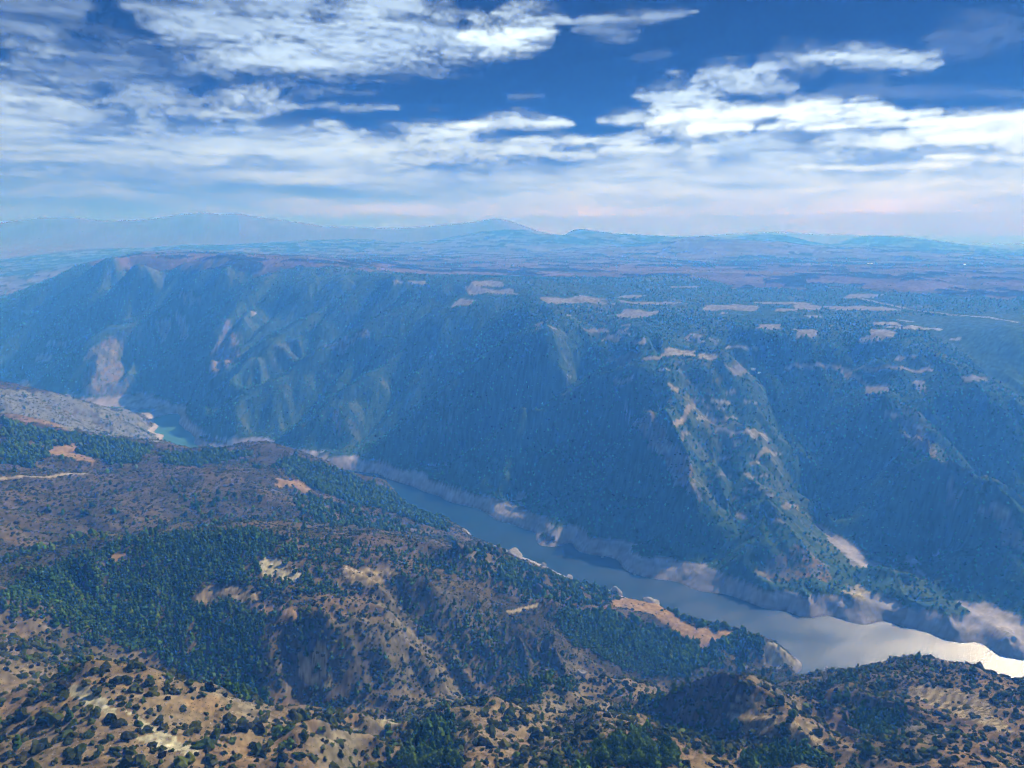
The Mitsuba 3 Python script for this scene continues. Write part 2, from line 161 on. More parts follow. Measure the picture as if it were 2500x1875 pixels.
ZONES = {'pine': [[[-409,497],[-423,531],[-428,554],[-428,574],[-425,593],[-404,602],[-393,628],[-366,642],[-339,659],[-310,670],[-281,683],[-259,675],[-240,677],[-245,649],[-255,636],
[-262,624],[-269,612],[-259,605],[-250,597],[-271,593],[-290,586],[-291,579],[-292,571],[-273,576],[-250,572],[-231,565],[-210,555],[-203,547],[-197,540],[-198,532],
[-197,519],[-207,508],[-150,344],[-158,343],[-164,341],[-259,507],[-277,514],[-306,515],[-333,514],[-344,511],[-356,510],[-371,501],[-385,491],[-393,487],[-399,482],
[-403,489]],
[[-425,1284],[-378,1285],[-333,1294],[-288,1304],[-243,1322],[-194,1391],[-126,1322],[-117,1162],[-119,1122],[-161,1102],[-205,1109],[-249,1111],[-297,1129],
[-329,1128],[-359,1122],[-395,1162],[-440,1222],[-436,1263]],
[[52,739],[85,789],[119,821],[143,815],[169,820],[191,821],[210,808],[230,803],[250,799],[260,791],
[269,779],[237,752],[208,728],[179,722],[149,710],[126,709],[104,706],[85,704],[65,695],[60,729]],
[[188,1009],[210,992],[235,983],[243,958],[234,869],[259,865],
[282,855],[300,855],[319,857],[332,840],[346,828],[340,827],[332,822],[316,822],[305,835],[290,840],[274,840],[257,845],[239,853],[225,863],[214,886],
[198,925]],
[[257,800],[269,810],[283,825],[302,827],[319,821],[336,826],[351,823],[348,821],[343,817],[315,808],[288,800],[271,795]],
[[-64,325],[-67,327],[-70,329],
[-66,338],[-64,362],[-61,366],[-58,372],[-56,380],[-54,385],[-46,377],[-38,370],[-36,352],[-34,340],[-32,331],[-28,297],[-25,293],[-22,290],[-42,305]],
[[36,284],
[37,293],[38,299],[41,302],[44,305],[50,308],[57,314],[62,319],[67,327],[72,330],[75,326],[74,320],[74,316],[77,313],[81,309],[82,302],[82,295],[79,284],[77,278],
[56,277]],
[[115,302],[122,314],[129,327],[140,336],[144,332],[157,353],[162,355],[165,351],[167,348],[170,340],[173,332],[175,328],[171,311],[140,300]],
[[235,430],
[245,433],[254,435],[262,429],[269,421],[269,413],[270,407],[266,408],[255,397],[229,363],[224,362],[229,384],[237,414],[236,422]],
[[-874,1127],[-845,1139],[-819,1157],
[-779,1174],[-727,1176],[-693,1187],[-661,1204],[-618,1101],[-603,1052],[-611,1033],[-623,1022],[-672,1045],[-732,1082],[-730,1050],[-705,986],[-701,961],[-695,933],
[-712,930],[-726,923],[-799,1023]],
[[-601,1106],[-586,1145],[-563,1175],[-527,1218],[-487,1258],[-492,1224],[-496,1191],[-511,1129],[-529,1082],[-545,1070],[-565,1064],
[-585,1088]]],
'semi': [[[-244,688],[-212,700],[-179,707],[-145,717],[-111,737],[-57,758],[0,1027],[34,994],[64,926],[115,1023],[156,1005],[163,981],[169,949],[141,897],[115,840],[84,812],
[53,751],[33,743],[13,736],[-9,741],[-31,738],[-54,723],[-76,703],[-101,684],[-128,682],[-158,671],[-188,666],[-208,667],[-227,667],[-235,676]],
[[-240,677],[-218,668],
[-197,663],[-150,669],[-103,678],[-84,684],[-64,689],[-91,658],[-118,649],[-148,635],[-182,641],[-183,628],[-185,616],[-170,610],[-156,606],[-166,595],[-179,592],
[-200,589],[-222,589],[-236,594],[-250,597],[-259,605],[-269,612],[-262,624],[-255,636],[-245,649]],
[[-108,639],[-80,647],[-53,666],[-31,685],[-8,700],[-1,687],[7,642],
[14,633],[21,623],[-3,614],[-26,610],[-35,600],[-44,594],[-56,604],[-68,608],[-82,613],[-96,616],[-102,629]],
[[-365,1090],[-306,1100],[-238,1074],[-176,1075],
[-117,1101],[-152,1065],[-172,958],[-209,884],[-267,905],[-303,961],[-325,967],[-338,1007]],
[[-3,614],[21,614],[35,490],[47,499],[60,509],[55,495],[49,478],[32,471],
[16,473],[7,485]]],
'dense': [[[114,456],[122,453],[129,449],[140,439],[148,424],[144,402],[145,395],[145,389],[145,385],[141,386],[137,386],[132,398],[126,412],[124,431],[118,443],
[116,450]],
[[-3,703],[18,716],[40,722],[56,681],[74,679],[70,663],[66,646],[43,632],[21,623],[7,634],[-8,640],[-6,685]],
[[258,530],[244,486],[246,475],[243,462],
[243,454],[238,450],[227,434],[221,436],[214,436],[212,440],[236,499],[240,501]],
[[286,532],[311,543],[329,544],[312,496],[314,480],[302,462],[274,420],[267,433],
[260,447],[255,457],[250,469],[280,523]],
[[-376,476],[-368,490],[-360,505],[-352,503],[-343,500],[-229,328],[-228,322],[-311,413],[-320,402],[-342,431]],
[[-228,558],
[-214,553],[-202,554],[-196,545],[-189,535],[-193,530],[-193,519],[-202,510],[-213,507],[-219,528]],
[[-81,327],[-78,334],[-81,378],[-77,392],[-69,391],[-62,392],
[-54,381],[-60,371],[-68,368],[-68,333],[-73,324],[-77,325]],
[[88,316],[105,331],[135,380],[120,328],[117,312],[106,312],[97,313],[92,313]],
[[57,358],[70,359],[78,342],
[97,345],[130,393],[125,392],[101,327],[83,319],[70,329],[62,332]],
[[206,349],[226,359],[244,365],[220,323],[215,309],[204,308],[194,310],[191,317],[188,325],
[195,334]],
[[372,474],[359,452],[347,432],[325,399],[310,375],[305,364],[300,355],[302,365],[307,378],[320,401],[338,430],[352,448]]],
'bare': [[[145,909],[171,952],[203,1016],[222,986],[240,962],[229,865],[239,850],[257,842],[278,841],[294,848],[312,856],[313,850],[314,844],[298,834],[283,825],[266,805],
[252,793],[242,796],[233,802],[225,820],[215,831],[201,840],[189,860],[165,854],[146,871],[146,897]],
[[312,472],[320,473],[328,474],[335,470],[341,465],[344,452],
[342,434],[335,419],[318,393],[306,369],[300,355],[299,360],[297,365],[293,379],[297,406],[308,436],[309,453],[307,459],[305,464],[308,468]],
[[-747,1057],[-740,1077],
[-736,1100],[-730,1099],[-719,1091],[-715,1079],[-707,1060],[-696,1063],[-681,1059],[-658,1018],[-653,1007],[-668,1007],[-690,1015],[-704,1019],[-726,1033],
[-739,1048]],
[[-243,575],[-230,576],[-217,576],[-206,567],[-197,566],[-191,564],[-185,560],[-190,560],[-194,557],[-205,557],[-218,564],[-229,568],[-238,568],
[-240,571]],
[[-388,604],[-381,609],[-375,615],[-371,612],[-367,609],[-373,606],[-376,601],[-382,603]],
[[-173,315],[-166,320],[-160,327],[-158,324],[-156,321],
[-160,315],[-163,308],[-168,310]],
[[-397,1098],[-379,1112],[-361,1130],[-356,1120],[-350,1106],[-367,1093],[-385,1083],[-392,1092]]],
'sparse': [[[240,360],[252,361],[264,363],[276,363],[284,359],[288,346],[290,334],[285,327],[264,302],[228,299],[198,304],[214,325]],
[[327,451],[345,460],[368,475],[383,472],
[411,485],[330,385],[301,348],[301,356],[301,365],[314,405]],
[[175,388],[186,398],[197,405],[185,368],[185,356],[173,347],[168,350],[167,357],[165,364],
[170,375]],
[[-1239,1612],[-1226,1670],[-1203,1718],[-1167,1751],[-1149,1818],[-1122,1875],[-1158,2051],[-1075,1941],[-1039,1914],[-983,1875],[-908,1798],[-667,1266],
[-679,1239],[-710,1217],[-1032,1671],[-803,1212],[-826,1169],[-852,1150],[-882,1138],[-1204,1560]],
[[-246,320],[-233,319],[-222,321],[-204,321],[-189,327],[-172,330],
[-156,335],[-143,346],[-127,350],[-103,317],[-105,368],[-97,372],[-89,372],[-85,335],[-89,328],[-93,293],[-102,277],[-109,272],[-116,269],[-148,258],[-179,250],
[-197,257],[-226,276],[-237,288],[-250,304],[-248,311]],
[[-1563,2471],[-1546,2503],[-1533,2544],[-1514,2566],[-1489,2581],[-1483,2573],[-1478,2566],[-1477,2545],
[-1476,2524],[-1435,2474],[-1361,2365],[-1333,2333],[-1289,2272],[-1318,2264],[-1347,2257],[-1393,2268],[-1434,2272],[-1460,2286],[-1515,2343],[-1522,2380],[-1524,2410],
[-1544,2440]],
[[-1007,2254],[-1003,2273],[-998,2292],[-996,2327],[-993,2363],[-963,2307],[-940,2266],[-927,2239],[-908,2197],[-902,2160],[-890,2110],[-904,2096],
[-917,2083],[-940,2112],[-954,2122],[-966,2156]],
[[-1056,2462],[-1029,2428],[-1005,2402],[-979,2369],[-927,2272],[-897,2210],[-870,2157],[-888,2174],[-903,2183],
[-980,2326]],
[[-1393,2655],[-1378,2673],[-1359,2683],[-1336,2652],[-1310,2614],[-1323,2597],[-1336,2580],[-1369,2625]],
[[-1324,2690],[-1294,2663],[-1269,2644],
[-1245,2605],[-1172,2464],[-1187,2467],[-1206,2477],[-1286,2626]],
[[-604,2172],[-528,2141],[-463,2149],[-454,2137],[-445,2125],[-499,2106],[-560,2112],
[-576,2122]],
[[244,1429],[268,1348],[297,1302],[316,1243],[338,1204],[336,1161],[340,1140],[327,1136],[316,1143],[300,1202],[282,1268],[256,1307]],
[[792,1375],
[808,1349],[823,1322],[792,1224],[769,1144],[779,1132],[774,1099],[770,1102],[769,1108],[758,1141],[757,1193],[771,1265],[789,1348],[792,1364]],
[[391,1013],[429,1028],
[469,1045],[499,1039],[526,1030],[508,1007],[494,991],[444,995],[391,992],[391,1002]],
[[778,1065],[793,1054],[809,1042],[811,1024],[809,1000],[803,990],[796,980],
[793,1003],[786,1023],[781,1043]],
[[-30,358],[-16,376],[-2,479],[11,420],[24,414],[26,390],[25,340],[17,307],[10,290],[-5,296],[-20,290],[-24,320]],
[[-1352,2761],
[-1301,2732],[-1263,2730],[-1226,2685],[-1201,2666],[-1242,2677],[-1288,2697],[-1318,2724]],
[[-446,1702],[-464,1732],[-487,1779],[-481,1781],[-477,1788],[-457,1746],
[-441,1715],[-443,1709]]],
'rock': [[[-233,313],[-228,313],[-224,313],[-206,303],[-191,296],[-183,293],[-174,289],[-167,283],[-161,280],[-153,277],[-143,270],[-143,268],[-143,265],[-152,266],[-163,271],
[-169,273],[-176,276],[-183,282],[-191,287],[-207,296],[-225,305],[-229,309]],
[[-261,629],[-249,634],[-236,636],[-220,629],[-206,625],[-208,616],[-210,608],[-228,609],
[-245,608],[-253,618]],
[[-191,541],[-179,543],[-166,541],[-154,539],[-142,534],[-152,527],[-163,522],[-173,524],[-183,524],[-187,532]],
[[331,819],[342,826],[355,836],
[360,822],[368,818],[376,812],[385,807],[327,710],[314,705],[312,725],[332,801],[333,812]],
[[510,963],[534,981],[552,988],[555,966],[560,947],[570,925],[581,906],
[557,913],[525,908],[521,919],[516,929],[512,943]],
[[622,903],[628,895],[634,886],[646,877],[656,866],[642,868],[627,871],[623,885]],
[[258,1045],[289,1047],[319,1046],
[331,1035],[343,1023],[344,1009],[345,995],[320,1003],[296,1014],[278,1029]],
[[-87,390],[-111,517],[-107,519],[-101,520],[-93,510],[-90,480],[-75,394],[-81,394]]],
'row': [[[-291,579],[-280,589],[-265,589],[-249,587],[-234,587],[-234,582],[-235,578],[-253,574],[-273,574],[-282,576],[-290,575],[-290,577]],
[[-177,638],[-156,659],[-131,670],
[-124,659],[-119,653],[-132,649],[-142,626],[-155,625],[-169,625],[-173,631]],
[[146,400],[155,399],[164,399],[167,386],[166,366],[161,363],[156,361],[151,368],[146,378],
[144,386],[142,394],[144,396]],
[[169,365],[180,371],[196,385],[190,368],[186,356],[175,343],[171,345],[168,350],[165,355],[167,361]],
[[312,472],[320,473],[328,474],
[335,470],[341,465],[344,452],[342,434],[335,419],[318,393],[306,369],[300,355],[299,360],[297,365],[293,379],[297,406],[308,436],[309,453],[307,459],[305,464],
[308,468]]]}
FIELDS = [[1,[[444,1448],[464,1456],[483,1471],[479,1462],[476,1458],[456,1444],[438,1435]]],[0,[[477,1483],[491,1488],[505,1494],[501,1490],[501,1485],[488,1479],[476,1478]]],
[1,[[377,1362],[398,1384],[418,1411],[421,1406],[423,1405],[405,1377],[387,1364]]],[1,[[450,1335],[463,1331],[479,1325],[475,1322],[475,1322],[461,1322],[448,1326]]],
[0,[[422,1312],[429,1305],[439,1289],[437,1285],[438,1284],[427,1292],[417,1309]]],[1,[[474,1294],[490,1302],[500,1308],[499,1303],[494,1296],[480,1292],[463,1280]]],
[0,[[433,1216],[447,1211],[455,1203],[457,1194],[457,1190],[443,1204],[434,1207]]],[1,[[464,1187],[476,1187],[483,1188],[483,1188],[478,1181],[470,1185],[461,1184]]],
[0,[[447,1098],[454,1091],[464,1091],[464,1087],[460,1085],[454,1087],[442,1092]]],[0,[[423,1363],[434,1359],[450,1368],[446,1360],[446,1360],[435,1354],[419,1354]]],
[0,[[315,1382],[324,1376],[331,1369],[327,1366],[323,1367],[318,1377],[309,1379]]],[0,[[327,1282],[343,1300],[352,1306],[354,1306],[358,1309],[340,1287],[321,1254]]],
[0,[[274,1396],[281,1376],[288,1366],[283,1323],[286,1327],[278,1346],[275,1373]]],[2,[[450,1491],[463,1502],[478,1508],[476,1503],[473,1499],[452,1485],[438,1479]]],
[0,[[517,1480],[528,1486],[544,1496],[551,1499],[551,1494],[539,1487],[522,1478]]],[0,[[83,2136],[180,2150],[293,2186],[276,2140],[304,2109],[191,2095],[103,1999]]],
[0,[[335,2051],[387,2055],[446,2056],[416,1983],[386,1957],[352,1957],[289,1930]]],[0,[[627,2217],[723,2242],[798,2224],[786,2182],[763,2136],[700,2158],[593,2131]]],
[0,[[328,2167],[440,2247],[539,2225],[565,2219],[599,2225],[511,2203],[409,2174]]],[0,[[-163,2335],[-96,2324],[4,2297],[7,2254],[26,2198],[-44,2261],[-135,2257]]],
[0,[[-136,2381],[-85,2437],[-38,2407],[-26,2363],[-18,2333],[-84,2347],[-142,2329]]],[0,[[-175,2219],[-152,2228],[-115,2189],[-123,2174],[-130,2160],[-165,2158],
[-191,2176]]],[0,[[-429,2471],[-403,2483],[-386,2478],[-372,2472],[-370,2472],[-397,2468],[-421,2456]]],[0,[[-373,2496],[-351,2507],[-321,2503],[-302,2458],[-297,2443],
[-328,2470],[-357,2474]]],[0,[[380,2340],[413,2334],[459,2325],[434,2307],[417,2288],[379,2288],[343,2279]]],[0,[[805,2326],[905,2347],[1010,2356],[1013,2320],
[1006,2297],[952,2303],[833,2267]]],[0,[[940,2283],[991,2304],[1021,2273],[1003,2222],[978,2167],[933,2187],[902,2176]]],[0,[[1013,2260],[1121,2252],[1211,2232],
[1221,2182],[1214,2114],[1102,2149],[1017,2149]]],[1,[[1020,1940],[1051,1923],[1075,1902],[1070,1873],[1071,1857],[1037,1869],[1008,1885]]],[0,[[951,1797],[997,1823],
[1023,1808],[977,1725],[947,1679],[930,1681],[892,1695]]],[1,[[558,1716],[592,1705],[633,1702],[616,1702],[615,1697],[564,1696],[536,1700]]],[0,[[699,1916],[739,1935],
[764,1925],[725,1832],[710,1805],[664,1777],[630,1752]]],[0,[[753,1774],[794,1803],[803,1772],[777,1738],[755,1702],[727,1702],[710,1702]]],[0,[[257,1809],[278,1800],
[298,1791],[285,1788],[284,1776],[261,1791],[237,1789]]],[0,[[189,1823],[221,1843],[260,1838],[267,1825],[272,1819],[232,1824],[203,1816]]],[0,[[300,1679],[309,1640],
[326,1631],[316,1596],[314,1586],[293,1601],[299,1740]]],[2,[[262,1740],[273,1615],[295,1549],[276,1543],[270,1519],[248,1614],[236,1716]]],[0,[[248,1619],[261,1596],
[265,1555],[259,1526],[255,1522],[253,1597],[247,1609]]],[1,[[358,1587],[395,1616],[439,1615],[430,1591],[422,1561],[372,1558],[336,1541]]],[1,[[438,1594],[454,1584],
[473,1573],[473,1562],[470,1548],[442,1545],[425,1539]]],[0,[[485,1527],[515,1554],[576,1651],[578,1633],[586,1619],[524,1535],[502,1516]]],[2,[[514,1566],[566,1666],
[592,1663],[577,1657],[570,1654],[522,1563],[479,1529]]],[1,[[339,1414],[347,1421],[356,1428],[354,1419],[351,1406],[341,1399],[334,1401]]],[0,[[386,1430],[393,1438],
[400,1436],[393,1423],[386,1397],[375,1381],[368,1378]]],[1,[[442,1361],[478,1354],[537,1416],[560,1432],[550,1411],[494,1343],[451,1349]]],[1,[[506,1329],[547,1377],
[592,1409],[563,1385],[560,1376],[505,1315],[472,1300]]],[0,[[273,1278],[285,1271],[304,1258],[303,1254],[306,1245],[292,1249],[278,1264]]],[0,[[234,1496],[248,1475],
[264,1453],[257,1449],[251,1455],[235,1477],[223,1493]]],[0,[[419,1426],[439,1429],[469,1440],[460,1433],[459,1428],[439,1424],[410,1419]]],[0,[[417,1407],[457,1409],
[490,1438],[491,1437],[481,1421],[452,1401],[402,1378]]],[0,[[397,1432],[429,1442],[452,1445],[463,1452],[470,1455],[431,1437],[412,1433]]],[0,[[817,1547],[832,1538],
[847,1505],[834,1476],[787,1401],[793,1439],[799,1501]]],[0,[[756,1373],[779,1366],[796,1367],[800,1359],[806,1356],[791,1359],[767,1361]]],[0,[[980,1475],[995,1465],
[1054,1500],[1062,1494],[1059,1482],[1009,1448],[987,1451]]],[0,[[910,1605],[929,1594],[947,1590],[948,1583],[947,1583],[922,1585],[910,1584]]],[0,[[388,1218],[418,1260],
[429,1256],[423,1254],[421,1255],[390,1213],[378,1217]]],[0,[[443,1247],[479,1265],[503,1279],[517,1282],[531,1291],[483,1264],[455,1238]]],[0,[[411,1202],[421,1203],
[428,1201],[426,1201],[426,1197],[419,1199],[407,1195]]],[0,[[406,1170],[409,1157],[417,1150],[420,1141],[419,1133],[411,1136],[401,1136]]],[0,[[498,1173],[544,1243],
[566,1261],[557,1247],[553,1235],[506,1165],[489,1160]]],[0,[[381,1003],[418,1006],[439,1005],[439,1005],[440,1001],[423,1004],[388,996]]],[0,[[788,1053],[800,1049],
[807,1044],[806,1039],[805,1035],[794,1038],[782,1042]]],[0,[[-1903,2765],[-1849,2751],[-1797,2735],[-1796,2724],[-1788,2717],[-1847,2740],[-1916,2755]]],
[0,[[-1911,2720],[-1873,2710],[-1838,2696],[-1818,2660],[-1817,2649],[-1879,2680],[-1906,2686]]],[0,[[-246,1980],[-231,1975],[-215,1977],[-216,1977],[-214,1971],
[-231,1969],[-244,1974]]],[1,[[-945,2470],[-942,2489],[-934,2492],[-928,2477],[-923,2461],[-926,2451],[-935,2448]]],[0,[[312,1541],[325,1538],[353,1552],[335,1526],
[326,1513],[312,1516],[290,1525]]],[1,[[324,1474],[338,1466],[350,1473],[344,1465],[341,1461],[330,1463],[316,1466]]],[0,[[840,2169],[886,2198],[922,2192],[901,2168],
[888,2118],[845,2121],[817,2124]]],[0,[[620,2658],[686,2677],[730,2675],[719,2659],[713,2652],[668,2629],[600,2602]]],[0,[[1244,2526],[1286,2525],[1362,2505],[1304,2456],
[1288,2445],[1221,2450],[1176,2444]]]]
ROADS = [[[1244,2439],[1255,2272],[1259,2079],[1304,1997],[1350,1921],[1362,1841]],
[[798,1613],[805,1584],[818,1552],[826,1517]],
[[-680,860],[-649,905],
[-628,954]],
[[334,1420],[348,1407]],
[[372,1387],[350,1342],[315,1285]],
[[668,1628],[800,1618],[857,1563],[956,1531]],
[[-5,714],[19,736],[33,745]]]
SPOTS = {"house": [590.5, 1640.4, 238.7], "shed": [599.2, 1625.7, 233.2], "barn": [2178.6, 4223.6, 391.1], "pylon": [246.5, 476.7, 216.9], "boulder": [205.8, 338.3, 273.7], "gorge_rock": [75.7, 655.6, 95.6], "white": [2590.1, 3966.7, 396.6], "o0": [24.6, 1159.8, -5.1], "o1": [74.2, 1121.9, -6.1], "o2": [119.6, 1079.6, -12.9], "o3": [188.0, 1029.1, -14.6], "o4": [235.9, 992.6, -11.1], "o5": [257.0, 951.6, -8.5], "o6": [161.4, 1127.0, -2.2], "o7": [207.9, 1062.7, -0.4]}
def hnoise(x,y,seed=0):
    """smooth value noise in [-1, 1]"""
    i=np.floor(x).astype(np.int64);j=np.floor(y).astype(np.int64)
    u=x-i;v=y-j;u=u*u*u*(u*(u*6-15)+10);v=v*v*v*(v*(v*6-15)+10)
    def hh(a,b):
        h=((a*374761393+b*668265263+seed*974711)&0xFFFFFFFF)
        h=((h^(h>>13))*1274126177)&0xFFFFFFFF
        return (((h^(h>>16))&0xFFFFFF)/8388607.5-1).astype(np.float32)
    return (hh(i,j)*(1-u)+hh(i+1,j)*u)*(1-v)+(hh(i,j+1)*(1-u)+hh(i+1,j+1)*u)*v
def hfbm(x,y,oct=4,seed=0,gain=.5):
    s=0;a=1;t=0
    for o in range(oct):
        s=s+a*hnoise(x*2**o+13.7*o,y*2**o-7.1*o,seed+o*17);t+=a;a*=gain
    return s/t
def rnd2(a,b,seed):
    h=((a*374761393+b*668265263+seed*974711)&0xFFFFFFFF)
    h=((h^(h>>13))*1274126177)&0xFFFFFFFF;h=h^(h>>16)
    return (h&0xFFFF)/65536.-.5,((h>>8)&0xFFFF)/65536.-.5
def sstep(a,b,x):
    t=np.clip((x-a)/(b-a),0,1);return t*t*(3-2*t)
def gully(x,y,gx,gy,wl,seed):
    """one octave of gullies that run down the slope (gx, gy); wl: metres from gully to gully. Returns height in [-1, 1] and its slope"""
    s=np.hypot(gx,gy)+1e-6;tx,ty=-gy/s,gx/s
    cs=wl*1.0;px,py=x/cs,y/cs
    ix=np.floor(px).astype(np.int64);iy=np.floor(py).astype(np.int64)
    H=np.zeros_like(x);D=np.zeros_like(x);Wt=np.full_like(x,1e-6)
    for a in (-1,0,1):
        for b in (-1,0,1):
            cx,cy=ix+a,iy+b
            jx,jy=rnd2(cx,cy,seed)
            vx=(px-cx-.5-jx*.9)*cs;vy=(py-cy-.5-jy*.9)*cs
            d2=(vx*vx+vy*vy)/(cs*cs)
            w=np.maximum(0,np.exp(-d2*2.)-.011)
            ph=(vx*tx+vy*ty)*(2*np.pi/wl)
            H+=w*np.cos(ph);D+=w*np.sin(ph);Wt+=w
    H/=Wt;D/=Wt
    k=2*np.pi/wl
    return H,-D*k*tx,-D*k*ty
class Base:
    def __init__(s,cp):
        A=np.array(cp,float)
        th=np.arctan2(A[:,0],A[:,1]);L=np.log(np.hypot(A[:,0],A[:,1]))
        q=np.stack([th,L],1)
        f=RBFInterpolator(q,A[:,2],kernel='multiquadric',epsilon=1/.02,degree=1,smoothing=0.06)
        s.T=np.linspace(-1.2,1.2,420);s.L=np.linspace(math.log(150),math.log(14000),420)
        tt,ll=np.meshgrid(s.T,s.L,indexing='ij')
        # the far tail changes slowly
        z=np.concatenate([f(np.stack([a.ravel(),b.ravel()],1)) for a,b in zip(np.array_split(tt,8),np.array_split(ll,8))]).reshape(tt.shape)
        s.sp=RectBivariateSpline(s.T,s.L,z,kx=3,ky=3)
    def __call__(s,x,y):
        th=np.clip(np.arctan2(x,y),-1.2,1.2);L=np.clip(np.log(np.hypot(x,y)),s.L[0],s.L[-1])
        return s.sp.ev(th,L)
def ridge_line(pts,x,y):
    """height of a far range with its crest through pts"""
    P=np.array(pts,float);az=np.arctan2(P[:,0],P[:,1]);r=np.hypot(P[:,0],P[:,1])
    a=np.arctan2(x,y);R=np.hypot(x,y)
    o=np.argsort(az)
    z=np.interp(a,az[o],P[o,2],left=380,right=380);rc=np.interp(a,az[o],r[o])
    d=(R-rc)/1100.
    return (z-380)*np.exp(-d*d*1.3)+0*z
def erode(base,x,y,z):
    e=np.maximum(2.,.004*np.hypot(x,y))
    gx=(base(x+e,y)-base(x-e,y))/(2*e);gy=(base(x,y+e)-base(x,y-e))/(2*e)
    r=np.hypot(x,y)
    # which side of the river: the far side has bigger gullies
    far=sstep(900,1250,y+.55*x*np.sign(1)) 
    dry=sstep(6,45,z)
    h=np.zeros_like(x)
    for wl,amp,seed in ((300,26,1),(140,14,2),(66,5.5,3),(31,2.4,4),(15,1.,5)):
        w=amp*(np.where(wl>200,far,.66-.02*far))
        s=np.hypot(gx,gy)
        w=w*np.clip(s/.45,0,1.1)*dry*(1-sstep(4500,8500,r))
        H,dx,dy=gully(x,y,gx,gy,wl,seed)
        h+=H*w;gx=gx+dx*w;gy=gy+dy*w
    return h,gx,gy
def terrain(base,x,y):
    z=base(x,y)
    r=np.hypot(x,y)
    h,gx,gy=erode(base,x,y,z)
    n=hfbm(x/90,y/90,5,7)*4*sstep(3,30,z)*(1-.9*sstep(3500,7500,r))
    n+=hfbm(x/700,y/420,4,9)*14*sstep(2600,5200,r)*(1-.75*sstep(6000,7800,r))
    n+=hfbm(x/14,y/14,3,31,.6)*.9*sstep(0,8,np.abs(z))
    z=z+h+n
    # drawdown bank: rough ledges
    bank=sstep(-2,3,z)*(1-sstep(19,26,z))
    z=z+bank*(np.sin(z*1.3+hfbm(x/40,y/40,3,3)*5)*.6+hfbm(x/11,y/11,3,5)*1.2)
    far=sstep(9300,10000,r)
    z=z*(1-far)+380*far
    m=ridge_line(MT,x,y);m2=ridge_line(MT2,x,y)
    m=np.maximum(m,m2)
    m=m*(1+.02*hfbm(x/600,y/600,4,21)*sstep(9300,9900,r)) 
    z=z+m*sstep(8900,9900,r)
    return z,gx,gy

base = Base(CONTROL)
FAR_SHORE = np.array([[-4000, 4200], [-2300, 2900], [-1950, 2600], [-1560, 2330], [-1330, 2200], [-1200, 2135], [-840, 1830], [-660, 1735], [-389, 1594], [-300, 1540], [-206, 1473], [-97, 1372], [0, 1278], [97, 1190], [178, 1095], [248, 1020], [317, 996], [408, 940], [508, 880], [600, 850], [720, 835], [900, 775], [1100, 700], [2500, 300]], float)
def far_side(x, y):
    return y - np.interp(x, FAR_SHORE[:, 0], FAR_SHORE[:, 1])
def inside(polys, x, y, jag=6., cell=22.):
    """which points lie in one of the patches, whose outlines are ragged by jag metres"""
    r = np.hypot(x, y); k = jag * np.clip(r / 600., .5, 2.2)
    xs, ys = x + k * hfbm(x / cell, y / cell, 3, 41), y + k * hfbm(x / cell, y / cell, 3, 43)
    out = np.zeros(x.shape, bool)
    for p in polys:
        if len(p) < 3: continue
        q = np.array(p, float); lo, hi = q.min(0), q.max(0)
        m = (xs >= lo[0]) & (xs <= hi[0]) & (ys >= lo[1]) & (ys <= hi[1])
        if m.any():
            g = shapely.Polygon(q)
            g = g if g.is_valid else g.buffer(0)
            out[m] |= shapely.contains_xy(g, xs[m], ys[m])
    return out
FIELD_POLYS = [f[1] for f in FIELDS]
ROAD_LINES = shapely.union_all([shapely.LineString(r) for r in ROADS if len(r) > 1])
def on_road(x, y, w=3.5):
    out = np.zeros(x.shape, bool)
    for r in ROADS:
        q = np.array(r, float)
        for a, b in zip(q[:-1], q[1:]):
            d = b - a; t = np.clip(((x - a[0]) * d[0] + (y - a[1]) * d[1]) / (d @ d), 0, 1)
            out |= np.hypot(x - a[0] - t * d[0], y - a[1] - t * d[1]) < w * np.clip(np.hypot(x, y) / 1200., .6, 1.6)
    return out
